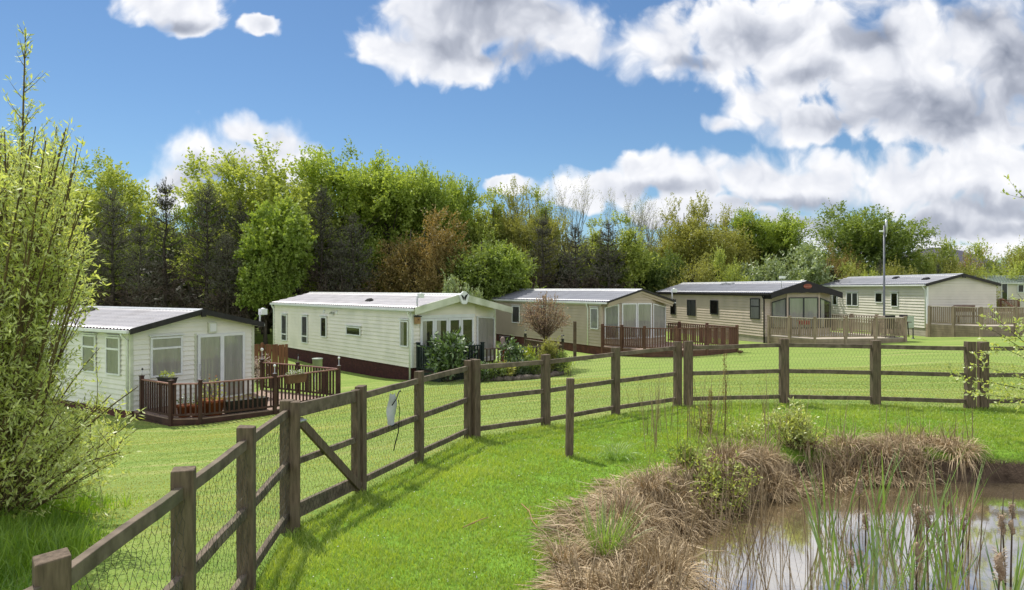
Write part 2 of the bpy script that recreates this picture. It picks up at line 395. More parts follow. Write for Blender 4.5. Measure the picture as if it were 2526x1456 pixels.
e = ramp.color_ramp.elements.new(.35); e.color = (.74, .76, .82, 1)
e = ramp.color_ramp.elements.new(.65); e.color = (.46, .49, .57, 1)
bg1 = N('ShaderNodeBackground'); bg1.inputs[1].default_value = .105
tint = N('ShaderNodeMix'); tint.data_type = 'RGBA'; tint.blend_type = 'MULTIPLY'; tint.inputs[0].default_value = 1; Lk(sky.outputs[0], tint.inputs[6]); tint.inputs[7].default_value = (.70, .86, .98, 1)
Lk(tint.outputs[2], bg1.inputs[0])
bg2 = N('ShaderNodeBackground'); bg2.inputs[1].default_value = 1.0; Lk(ramp.outputs[0], bg2.inputs[0])
# unseen bright cloud added behind the viewer and overhead to fill the shaded walls
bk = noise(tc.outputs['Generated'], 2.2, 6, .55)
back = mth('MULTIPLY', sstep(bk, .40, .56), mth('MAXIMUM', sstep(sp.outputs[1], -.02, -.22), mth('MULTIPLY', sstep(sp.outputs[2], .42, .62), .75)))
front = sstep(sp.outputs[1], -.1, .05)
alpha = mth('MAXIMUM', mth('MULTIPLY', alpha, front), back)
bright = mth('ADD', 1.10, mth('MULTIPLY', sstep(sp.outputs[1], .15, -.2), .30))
mx = N('ShaderNodeMixShader'); up = sstep(sp.outputs[2], -.02, .02)
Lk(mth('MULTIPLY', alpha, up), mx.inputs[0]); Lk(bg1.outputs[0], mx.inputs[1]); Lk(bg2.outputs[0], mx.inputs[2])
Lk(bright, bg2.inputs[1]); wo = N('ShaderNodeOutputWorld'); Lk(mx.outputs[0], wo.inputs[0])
wd.cycles.sampling_method = 'MANUAL'; wd.cycles.sample_map_resolution = 1024
# ------------------------------------------------------------------ terrain
FP = {'P-1': (-1.95, 1.35), 'P0': (-1.71, 2.59), 'P1': (-1.79, 3.80), 'P2': (-1.89, 4.96), 'A': (-2.06, 6.39), 'B': (-1.69, 7.79), 'C': (-1.216, 9.13),
      'D': (-.664, 10.58), 'E': (.553, 11.47), 'F': (1.838, 12.36), 'G': (3.065, 12.9), 'G2': (3.255, 12.88), 'H': (5.0, 12.82), 'I': (6.64, 12.74),
      'J': (8.21, 12.5), 'J2': (8.43, 12.48), 'K': (10.15, 12.45), 'K2': (11.9, 12.4)}
FZ = {'P-1': 0, 'P0': 0, 'P1': 0, 'P2': 0.0, 'A': -.034, 'B': -.098, 'C': -.108, 'D': -.11, 'E': -.094, 'F': -.048, 'G': .0, 'G2': .0, 'H': .045, 'I': .047, 'J': .04, 'J2': .04, 'K': .04, 'K2': .04}
CT = [(*FP[k], FZ[k]) for k in FP]
CT += [(0, 0, 0), (0, 4, 0), (0, 7.5, -.03), (.8, 9.1, -.02), (5, 10.2, 0), (8, 9.9, 0), (12, 9, 0), (12, 2, 0), (4, -6, 0), (-4, -6, -.2), (-3.6, 4.4, -.12), (-5.3, 7.3, -.32), (-4, 10, -.5), (-8, 12, -.95),
       (-10.86, 20.2, -1.68), (-9.5, 19.2, -1.66), (-7.1, 20.7, -1.6), (-5.7, 23, -1.5), (-11.25, 20.6, -1.66), (-9, 24.2, -1.6), (-20, 26, -1.62), (-20, 14, -1.5),
       (-3.66, 25.5, -1.17), (-12.2, 35.8, -1.2), (-.7, 28, -1.15), (-.9, 23.6, -.98), (1.6, 24.2, -.95), (4.35, 33.76, -1.04), (3.2, 31, -.94), (8, 30, -.85), (-1.6, 44.7, -1.1),
       (13.23, 36.5, -.68), (15.2, 32.5, -.56), (10.3, 49, -.75), (19, 34, -.45), (23.6, 39.7, -.56), (25.5, 36, -.33), (31, 35, -.25), (2, 20, -.55), (6, 18, -.3), (12, 20, -.25), (20, 24, -.2), (23.3, 52, -.6),
       (-40, 45, -1.3), (-20, 55, -1.0), (0, 60, -.9), (25, 70, -.3), (50, 75, .6), (50, 45, -.1), (40, 20, 0),
       (-200, 200, 0), (0, 300, 0), (200, 250, 2), (-200, 0, -1), (200, 0, 0), (0, -200, 0), (-200, -200, 0), (200, -200, 0)]
CT = np.array(CT, float)
def _kern(r): return r
_D = np.linalg.norm(CT[:, None, :2] - CT[None, :, :2], axis=2)
_A = np.block([[_kern(_D) + np.eye(len(CT)) * -.15, np.ones((len(CT), 1))], [np.ones((1, len(CT))), np.zeros((1, 1))]])
_W = np.linalg.solve(_A, np.append(CT[:, 2], 0))
PC, PR = (6.2, 5.45), (5.0, 3.85)
WATER = -.37
def pond_r(x, y):
    a = np.arctan2((y - PC[1]) / PR[1], (x - PC[0]) / PR[0])
    r = np.sqrt(((x - PC[0]) / PR[0]) ** 2 + ((y - PC[1]) / PR[1]) ** 2)
    return r / (1 + .035 * np.sin(3 * a + 1) + .025 * np.sin(7 * a + .4) + .012 * np.sin(13 * a))
def height(x, y, carve=True):
    x = np.atleast_1d(np.asarray(x, float)); y = np.atleast_1d(np.asarray(y, float))
    out = np.empty(x.shape)
    xf, yf, of = x.ravel(), y.ravel(), out.ravel()
    for i in range(0, len(xf), 20000):
        d = np.sqrt((xf[i:i + 20000, None] - CT[None, :, 0]) ** 2 + (yf[i:i + 20000, None] - CT[None, :, 1]) ** 2)
        of[i:i + 20000] = _kern(d) @ _W[:-1] + _W[-1]
    z = of.reshape(x.shape)
    z = z + .02 * np.sin(x * .9 + .3 * y) * np.sin(y * .7 - .2 * x)
    if carve:
        r = pond_r(x, y)
        t = np.clip((1.07 - r) / .17, 0, 1); t = t * t * (3 - 2 * t)
        z = z * (1 - t) + t * (-1.05)
    return z
def hz(x, y): return float(height(x, y)[0])
def axis(segs):
    a = []
    for lo, hi, st in segs: a += list(np.arange(lo, hi, st))
    a.append(segs[-1][1]); return np.array(a)
gx = axis([(-900, -60, 60), (-60, -26, 3), (-26, -9, .6), (-9, 13, .14), (13, 40, .7), (40, 80, 4), (80, 900, 60)])
gy = axis([(-300, -6, 20), (-6, 0, .6), (0, 15, .14), (15, 48, .6), (48, 100, 4), (100, 900, 50)])
GX, GY = np.meshgrid(gx, gy); GZ = height(GX, GY)
GZ = np.where((np.abs(GX) > 250) | (GY > 300) | (GY < -100), 0.0, GZ)
def fence_side(x, y):
    """signed: >0 on the pond side of the paddock fence"""
    pts = [FP[k] for k in ('P-1', 'P0', 'P1', 'P2', 'A', 'B', 'C', 'D', 'E', 'F', 'G', 'H', 'I', 'J', 'K', 'K2')]
    pts = [(-1.95, -40)] + pts + [(60, 12.4)]
    best = np.full(np.shape(x), 1e9); sg = np.zeros(np.shape(x))
    for (x0, y0), (x1, y1) in zip(pts, pts[1:]):
        dx, dy = x1 - x0, y1 - y0; L2 = dx * dx + dy * dy
        t = np.clip(((x - x0) * dx + (y - y0) * dy) / L2, 0, 1)
        ex, ey = x - x0 - t * dx, y - y0 - t * dy; d = np.hypot(ex, ey)
        s = np.where(dx * (y - y0) - dy * (x - x0) < 0, 1.0, -1.0)
        m = d < best; best = np.where(m, d, best); sg = np.where(m, s * d, sg)
    return sg
nx, ny = len(gx), len(gy)
idx = np.arange(nx * ny).reshape(ny, nx)
gf = np.stack([idx[:-1, :-1], idx[:-1, 1:], idx[1:, 1:], idx[1:, :-1]], -1).reshape(-1, 4)
zone = np.clip(.5 - fence_side(GX, GY).ravel() * 1.2, 0, 1)
gm_ = np_mesh('ground', np.stack([GX, GY, GZ], -1).reshape(-1, 3), gf, tint=zone, smooth=True)

m, n, N, Lk = nt('lawn')
out = N('ShaderNodeOutputMaterial'); p = N('ShaderNodeBsdfPrincipled'); Lk(p.outputs[0], out.inputs[0]); p.inputs['Roughness'].default_value = .9; p.inputs['Specular IOR Level'].default_value = .15
tc = N('ShaderNodeTexCoord'); O = tc.outputs['Object']
def nz(scale, detail=6, rough=.6, vec=None):
    q = N('ShaderNodeTexNoise'); q.inputs['Scale'].default_value = scale; q.inputs['Detail'].default_value = detail; q.inputs['Roughness'].default_value = rough; Lk(vec or O, q.inputs['Vector']); return q.outputs[0]
def rampn(x, a, b, c1, c2, mid=None):
    r = N('ShaderNodeValToRGB'); Lk(x, r.inputs[0]); r.color_ramp.elements[0].position = a; r.color_ramp.elements[1].position = b
    r.color_ramp.elements[0].color = (*c1, 1); r.color_ramp.elements[1].color = (*c2, 1)
    if mid: e = r.color_ramp.elements.new(mid[0]); e.color = (*mid[1], 1)
    return r.outputs[0]
def mixc(f, a, b):
    q = N('ShaderNodeMix'); q.data_type = 'RGBA'
    if isinstance(f, float): q.inputs[0].default_value = f
    else: Lk(f, q.inputs[0])
    for i, c in ((6, a), (7, b)):
        if isinstance(c, tuple): q.inputs[i].default_value = (*c, 1)
        else: Lk(c, q.inputs[i])
    return q.outputs[2]
def mr(x, a, b, c=0., d=1.):
    q = N('ShaderNodeMapRange'); q.interpolation_type = 'SMOOTHSTEP'
    for i, vv in enumerate((a, b, c, d)): q.inputs[i + 1].default_value = vv
    Lk(x, q.inputs[0]); return q.outputs[0]
near = rampn(nz(22), .3, .7, (.12, .24, .022), (.22, .37, .045))
near = mixc(mr(nz(1.1, 4), .5, .75, 0, .55), near, (.16, .27, .035))
mown = rampn(nz(16, 8), .3, .7, (.17, .26, .045), (.27, .35, .09))
# mowing lines: long thin streaks, and dry yellow patches
mp = N('ShaderNodeMapping'); mp.inputs['Rotation'].default_value = (0, 0, R(-14)); mp.inputs['Scale'].default_value = (.10, 1.7, 1); Lk(O, mp.inputs[0])
st = nz(1.6, 6, .65, mp.outputs[0])
mown = mixc(mr(st, .52, .72, 0, .75), mown, (.42, .39, .16))
mown = mixc(mr(st, .48, .30, 0, .6), mown, (.085, .185, .025))
mown = mixc(mr(nz(.35, 4), .5, .72, 0, .5), mown, (.20, .26, .075))
ta = N('ShaderNodeAttribute'); ta.attribute_name = 'tint'
grass = mixc(mr(ta.outputs['Fac'], .35, .65), near, mown)
geo = N('ShaderNodeNewGeometry'); sx = N('ShaderNodeSeparateXYZ'); Lk(geo.outputs['Position'], sx.inputs[0])
mud = rampn(nz(5), .3, .7, (.045, .03, .02), (.14, .10, .07))
zz = N('ShaderNodeMath'); zz.operation = 'MULTIPLY_ADD'; Lk(nz(3), zz.inputs[0]); zz.inputs[1].default_value = .22; Lk(sx.outputs[2], zz.inputs[2])
inx = mr(sx.outputs[0], .2, 1.0)
iny = mr(sx.outputs[1], 10.6, 10.0)
mm = N('ShaderNodeMath'); mm.operation = 'MULTIPLY'; Lk(inx, mm.inputs[0]); Lk(iny, mm.inputs[1])
m3 = N('ShaderNodeMath'); m3.operation = 'MULTIPLY'; Lk(mm.outputs[0], m3.inputs[0]); Lk(mr(zz.outputs[0], .06, -.04), m3.inputs[1])
full = mixc(m3.outputs[0], grass, mud)
# moss where the lawn rolls over the bank
Lk(full, p.inputs['Base Color'])
bp = N('ShaderNodeBump'); bp.inputs['Strength'].default_value = .9; bp.inputs['Distance'].default_value = .03; Lk(nz(28, 6), bp.inputs['Height']); Lk(bp.outputs[0], p.inputs['Normal'])
M['lawn'] = m
tag(link_mesh('ground', gm_, m), 'grass lawn sloping from the pond down to the row of holiday homes', None, None, 'structure')

# ------------------------------------------------------------------ pond water
m, n, N, Lk = nt('pond water')
out = N('ShaderNodeOutputMaterial'); df = N('ShaderNodeBsdfDiffuse'); gl = N('ShaderNodeBsdfGlossy'); gl.inputs['Roughness'].default_value = .055; gl.inputs[0].default_value = (.92, .93, .95, 1)
tc = N('ShaderNodeTexCoord'); O = tc.outputs['Object']
Lk(rampn(nz(.8, 4), .3, .7, (.19, .145, .08), (.25, .195, .115)), df.inputs[0])
fr = N('ShaderNodeFresnel'); fr.inputs[0].default_value = 1.9
bp = N('ShaderNodeBump'); bp.inputs['Strength'].default_value = .035; bp.inputs['Distance'].default_value = .02; Lk(nz(3.2, 3), bp.inputs['Height'])
for s in (gl, fr): Lk(bp.outputs[0], s.inputs['Normal'])
fa = N('ShaderNodeMath'); fa.operation = 'MULTIPLY_ADD'; fa.use_clamp = True; Lk(fr.outputs[0], fa.inputs[0]); fa.inputs[1].default_value = 1.7; fa.inputs[2].default_value = .24
mx = N('ShaderNodeMixShader'); Lk(fa.outputs[0], mx.inputs[0]); Lk(df.outputs[0], mx.inputs[1]); Lk(gl.outputs[0], mx.inputs[2]); Lk(mx.outputs[0], out.inputs[0])
M['water'] = m
th = np.linspace(0, 2 * np.pi, 72, endpoint=False)
wv = [(PC[0] + PR[0] * 1.06 * math.cos(a), PC[1] + PR[1] * 1.06 * math.sin(a), WATER) for a in th]
w_ = MB(); w_.add(wv, [tuple(range(72))])
tag(w_.build('water', m), 'muddy brown pond water mirroring the sky', None, None, 'structure')

# ------------------------------------------------------------------ far moorland ridge on the right
hv = []; hf = []
for i, x in enumerate(np.linspace(430, 1100, 30)):
    zt = 58 * math.exp(-((x - 650) / 130) ** 2) + 6 + 1.2 * math.sin(i * .9)
    hv += [(x, 1000, -5), (x, 1060, zt), (x + 20, 1300, -5)]
for i in range(29):
    for k in (0, 1): hf.append((i * 3 + k, (i + 1) * 3 + k, (i + 1) * 3 + k + 1, i * 3 + k + 1))
h_ = MB(); h_.add(hv, hf, True)
M['moor'] = mat('moorland', (.10, .095, .12), (.075, .075, .10), scale=.01, rough=1)
tag(h_.build('hills', M['moor']), 'dark moorland ridge far away behind the hedge', None, None, 'structure')
# ------------------------------------------------------------------ paddock fence
POST_H = 1.2
def fpt(k, z=0.0):
    x, y = FP[k]; return Vector((x, y, hz(x, y) + z))
def wire_mesh(mb, a, b, zlo_a, zlo_b, zhi_a, zhi_b, cell=.062, r=.0013, seed=0):
    """chicken wire of hexagonal cells between two posts"""
    rr = random.Random(seed)
    L = (Vector((b.x, b.y, 0)) - Vector((a.x, a.y, 0))).length
    hgt = min(zhi_a - zlo_a, zhi_b - zlo_b)
    nxw = max(2, int(L / cell)); rowh = cell * 1.0; nyw = int(hgt / rowh)
    def pt(s, h):
        t = min(max(s / L, 0), 1); q = a.lerp(b, t)
        lo = zlo_a + (zlo_b - zlo_a) * t; hi = zhi_a + (zhi_b - zhi_a) * t
        jj = .006
        return Vector((q.x + rr.uniform(-jj, jj), q.y + rr.uniform(-jj, jj), lo + (hi - lo) * min(max(h / hgt, 0), 1) + rr.uniform(-jj, jj)))
    grid = {}
    def g(i, j, k):
        key = (i, j, k)
        if key not in grid:
            off = cell / 2 if j % 2 else 0
            h = j * rowh + (rowh * .28 if k == 0 else rowh * .72)
            grid[key] = pt((i) * L / nxw + off, h)
        return grid[key]
    segs = []
    for j in range(nyw):
        for i in range(nxw + (0 if j % 2 else 1)):
            p0, p1 = g(i, j, 0), g(i, j, 1); segs.append((p0, p1))
            if j + 1 < nyw:
                if j % 2: n1, n2 = (i, i + 1)
                else: n1, n2 = (i - 1, i)
                mxi = nxw + (0 if (j + 1) % 2 else 1)
                if 0 <= n1 < mxi: segs.append((p1, g(n1, j + 1, 0)))
                if 0 <= n2 < mxi: segs.append((p1, g(n2, j + 1, 0)))
    for p, q in segs:
        d = q - p
        if d.length < 1e-5: continue
        d.normalize(); s1 = d.cross(Vector((b.y - a.y, a.x - b.x, 0)).normalized())
        if s1.length < 1e-4: continue
        s1.normalize(); s2 = d.cross(s1)
        vs = []
        for e in (p, q):
            for ang in (0, 2.094, 4.189): vs.append(e + (s1 * math.cos(ang) + s2 * math.sin(ang)) * r)
        mb.add(vs, [(0, 1, 4, 3), (1, 2, 5, 4), (2, 0, 3, 5)])
def post(root, p, sx, sy, rz, h=POST_H, mname='post', lean=0.0, label=None):
    mb = MB()
    Mz = Matrix.Rotation(rz, 3, 'Z') @ Matrix.Rotation(lean, 3, 'X')
    z0 = -.25
    n0 = 7
    # slightly weathered post: stacked rings, softly waney
    vs = []; fs = []
    for i in range(n0 + 1):
        z = z0 + (h - z0) * i / n0
        for cx_, cy_ in ((-1, -1), (1, -1), (1, 1), (-1, 1)):
            k = 1 + random.uniform(-.02, .02)
            zz = z + (random.uniform(-.008, .008) if i == n0 else 0)
            vs.append(Mz @ Vector((cx_ * sx / 2 * k, cy_ * sy / 2 * k, zz)))
    for i in range(n0):
        for k in range(4): fs.append((i * 4 + k, i * 4 + (k + 1) % 4, (i + 1) * 4 + (k + 1) % 4, (i + 1) * 4 + k))
    fs.append(tuple(n0 * 4 + k for k in range(4)))
    mb.add([v_ + p - root.location for v_ in vs], fs)
    o = mb.build('post', M[mname], root, bevel=.007)
    if label: o['label'] = label
    return o
def rail(root, p, q, drop, th=.042, hh=.072, endgap=.04):
    d = (q - p); d.z = 0; d.normalize()
    mb = MB(); a = p + Vector((0, 0, -drop)) + d * endgap; b = q + Vector((0, 0, -drop)) - d * endgap
    n_ = 4
    pts = [a.lerp(b, i / n_) + Vector((0, 0, random.uniform(-.004, .004) if 0 < i < n_ else 0)) for i in range(n_ + 1)]
    for i in range(n_): pass
    dd = (b - a).normalized(); s = dd.cross(Vector((0, 0, 1))).normalized()
    vs = []; fs = []
    for pp in pts:
        for cx_, cz_ in ((-1, -1), (1, -1), (1, 1), (-1, 1)): vs.append(pp + s * cx_ * th / 2 + Vector((0, 0, cz_ * hh / 2 - hh / 2)) - root.location)
    for i in range(n_):
        for k in range(4): fs.append((i * 4 + k, (i + 1) * 4 + k, (i + 1) * 4 + (k + 1) % 4, i * 4 + (k + 1) % 4))
    fs += [(0, 1, 2, 3), tuple(n_ * 4 + k for k in (3, 2, 1, 0))]
    mb.add(vs, fs)
    return mb.build('rail', M['rail'], root, bevel=.004)
def fence_run(name, label, keys, sx, sy, rzs, near_side=-1, doubles=(), mesh_last=True):
    p0 = fpt(keys[0]); root = thing(name, label, 'fence', p0)
    tops = [fpt(k, POST_H) for k in keys]
    for i, k in enumerate(keys):
        rz = rzs[i] if hasattr(rzs, '__len__') else rzs
        post(root, fpt(k), sx, sy, rz)
    for i in range(len(keys) - 1):
        a, b = tops[i], tops[i + 1]
        for drop in (.085, .56, 1.03): rail(root, a, b, drop, endgap=min(sx, sy) * .46)
        mb = MB(); d = (b - a); d.z = 0; d.normalize(); s = Vector((d.y, -d.x, 0)) * .03
        wa, wb = a + s + d * sx * .5, b + s - d * sx * .5
        wire_mesh(mb, wa - root.location, wb - root.location, a.z - 1.19 - root.location.z, b.z - 1.19 - root.location.z, a.z - .12 - root.location.z, b.z - .12 - root.location.z, seed=i)
        mb.build('wire_netting', M['wire'], root)
    return root
random.seed(3)
fence_run('timber_fence', 'near stretch of weathered post and rail fence from the bottom left corner to the gate', ['P-1', 'P0', 'P1', 'P2', 'A'], .115, .115, [R(40), R(38), R(18), R(10), R(6)])
f2 = fence_run('timber_fence', 'short stretch of post and rail fence between the braced gate and the doubled corner post', ['B', 'C', 'D'], .105, .105, [R(-12), R(-16), R(-22)])
f3 = fence_run('timber_fence', 'middle stretch of post and rail fence running past the garden to the twin posts', ['D', 'E', 'F', 'G'], .12, .12, [R(-42), R(34), R(32), R(20)])
f4 = fence_run('timber_fence', 'right hand stretch of post and rail fence along the grass behind the pond', ['G2', 'H', 'I', 'J'], .15, .13, [0, 0, R(-2), R(-3)])
f5 = fence_run('timber_fence', 'last stretch of post and rail fence leaving the frame behind leafy twigs', ['J2', 'K', 'K2'], .15, .13, [R(-3), 0, 0])
# move the doubled corner post a little so the two runs stand side by side
for o in f3.children:
    if o.name.startswith('post'):
        o.location = Vector((.105, .03, .01)); break
# gate between A and B
ga, gb = fpt('A'), fpt('B'); gd = (gb - ga); gd.z = 0; gl_ = gd.length; gd.normalize(); gs = Vector((gd.y, -gd.x, 0))
G = thing('timber_gate', 'wooden gate with a diagonal brace and wire netting in the paddock fence', 'gate', ga)
A0 = gd * .085; B0 = gd * (gl_ - .10) + Vector((0, 0, gb.z - ga.z))
def gbar(name, p, q, w, h, off=0.0, m='rail'):
    mb = MB(); mb.bar(p + gs * off, q + gs * off, w, h); return mb.build(name, M[m], G, bevel=.004)
gbar('top_rail', A0 + Vector((0, 0, 1.08)), B0 + Vector((0, 0, 1.10)), .04, .13)
gbar('middle_rail', A0 + Vector((0, 0, .60)), B0 + Vector((0, 0, .62)), .04, .06)
gbar('bottom_rail', A0 + Vector((0, 0, .14)), B0 + Vector((0, 0, .15)), .045, .14)
mb = MB(); mb.bar(A0 + gs * .002 + gd * .02 + Vector((0, 0, .06)), A0 + gs * .002 + gd * .02 + Vector((0, 0, 1.14)), .06, .07, up=gs); mb.build('stile', M['post'], G, bevel=.004)
mb = MB(); mb.bar(B0 - gd * .02 + Vector((0, 0, .06)), B0 - gd * .02 + Vector((0, 0, 1.17)), .07, .08, up=gs); mb.build('stile', M['post'], G, bevel=.004)
gbar('brace', A0 + gd * .06 + Vector((0, 0, .98)), B0 + Vector((0, 0, .10)), .035, .085, .042, 'post')
mb = MB(); q = A0 + gs * .05 + gd * .05 + Vector((0, 0, .985)); mb.box(q, (.10, .02, .035), Matrix.Rotation(math.atan2(gd.y, gd.x), 3, 'Z')); mb.tube([q + gs * .015 - gd * .05, q + gs * .03 + gd * .05], .012)
mb.build('latch', M['metal'], G)
mb = MB(); wire_mesh(mb, A0 + gs * .027 + gd * .03, B0 + gs * .027, .04, .04, 1.04, 1.06, seed=9); mb.build('wire_netting', M['wire'], G)
# gate post beside the hinge post
post(f2, fpt('B') - gd * .0 + gs * 0, .10, .10, R(-12))
pA = fpt('A'); rt = [o for o in COL.objects if o.name == 'timber_fence'][0]
mbp = post(rt, pA + gd * .0 + Vector((.085, -.035, -.01)), .085, .085, R(14))
# the lone stake in front of the fence
sp_ = on_level(1404, 1127, -.02); sp_.z = hz(sp_.x, sp_.y)
S = MB(); vs = []
for i, z in enumerate((-.2, .3, .7, 1.03)):
    for a, b in ((-1, -1), (1, -1), (1, 1), (-1, 1)): vs.append((a * .046 + .004 * i, b * .046, z))
S.add(vs, [(i * 4 + k, i * 4 + (k + 1) % 4, i * 4 + 4 + (k + 1) % 4, i * 4 + 4 + k) for i in range(3) for k in range(4)] + [(12, 13, 14, 15)])
o = S.build('stake', M['post'], None, bevel=.006); o.location = sp_; o.rotation_euler = (R(1), 0, R(8)); tag(o, 'single short wooden stake standing alone on the lawn in front of the fence', 'stake')
# torn white sheet tied to the netting
sh = at(961, 1008, 8.35); S = thing('plastic_sheet', 'torn white plastic sheet tied to the fence netting by a black strap', 'sheet', sh)
vs = []; fs = []; nu, nv = 8, 10
dC = (fpt('C') - fpt('B')); dC.z = 0; dC.normalize(); sC = Vector((dC.y, -dC.x, 0))
for j in range(nv + 1):
    for i in range(nu + 1):
        a = i / nu - .5; b = j / nv - .5
        w = .20 * (1 - .25 * max(0, b) * 2 * (1 if a < 0 else .3)) 
        vs.append(dC * (a * w + .05 * b + .012 * math.sin(b * 9)) + sC * (.03 + .035 * math.cos(a * 3.4) + .012 * math.sin(b * 7 + a * 4)) + Vector((0, 0, b * .36 + .02 * math.sin(a * 5) - .05 * a)))
for j in range(nv):
    for i in range(nu): k = j * (nu + 1) + i; fs.append((k, k + 1, k + nu + 2, k + nu + 1))
mb = MB(); mb.add(vs, fs, True); mb.build('sheet', M['sheet'], S)
mb = MB(); mb.tube([dC * -.10 + sC * .09 + Vector((0, 0, .06)), dC * -.02 + sC * .10 + Vector((0, 0, .12)), dC * .06 + sC * .09 + Vector((0, 0, .19)), dC * .13 + sC * .07 + Vector((0, 0, .20)), dC * .16 + sC * .06 + Vector((0, 0, .185))], .008)
mb.build('strap', M['strap'], S)
mb = MB(); mb.tube([dC * -.09 + sC * .08 + Vector((0, 0, -.19)), dC * .0 + sC * .085 + Vector((0, 0, -.185)), dC * .08 + sC * .08 + Vector((0, 0, -.21)), dC * .085 + sC * .07 + Vector((0, 0, -.3)), dC * .03 + sC * .06 + Vector((0, 0, -.42)), dC * -.01 + sC * .06 + Vector((0, 0, -.50))], .007)
mb.tube([dC * .08 + sC * .08 + Vector((0, 0, -.21)), dC * .10 + sC * .08 + Vector((0, 0, -.05)), dC * .06 + sC * .09 + Vector((0, 0, .1))], .005)
mb.build('strap', M['strap'], S)
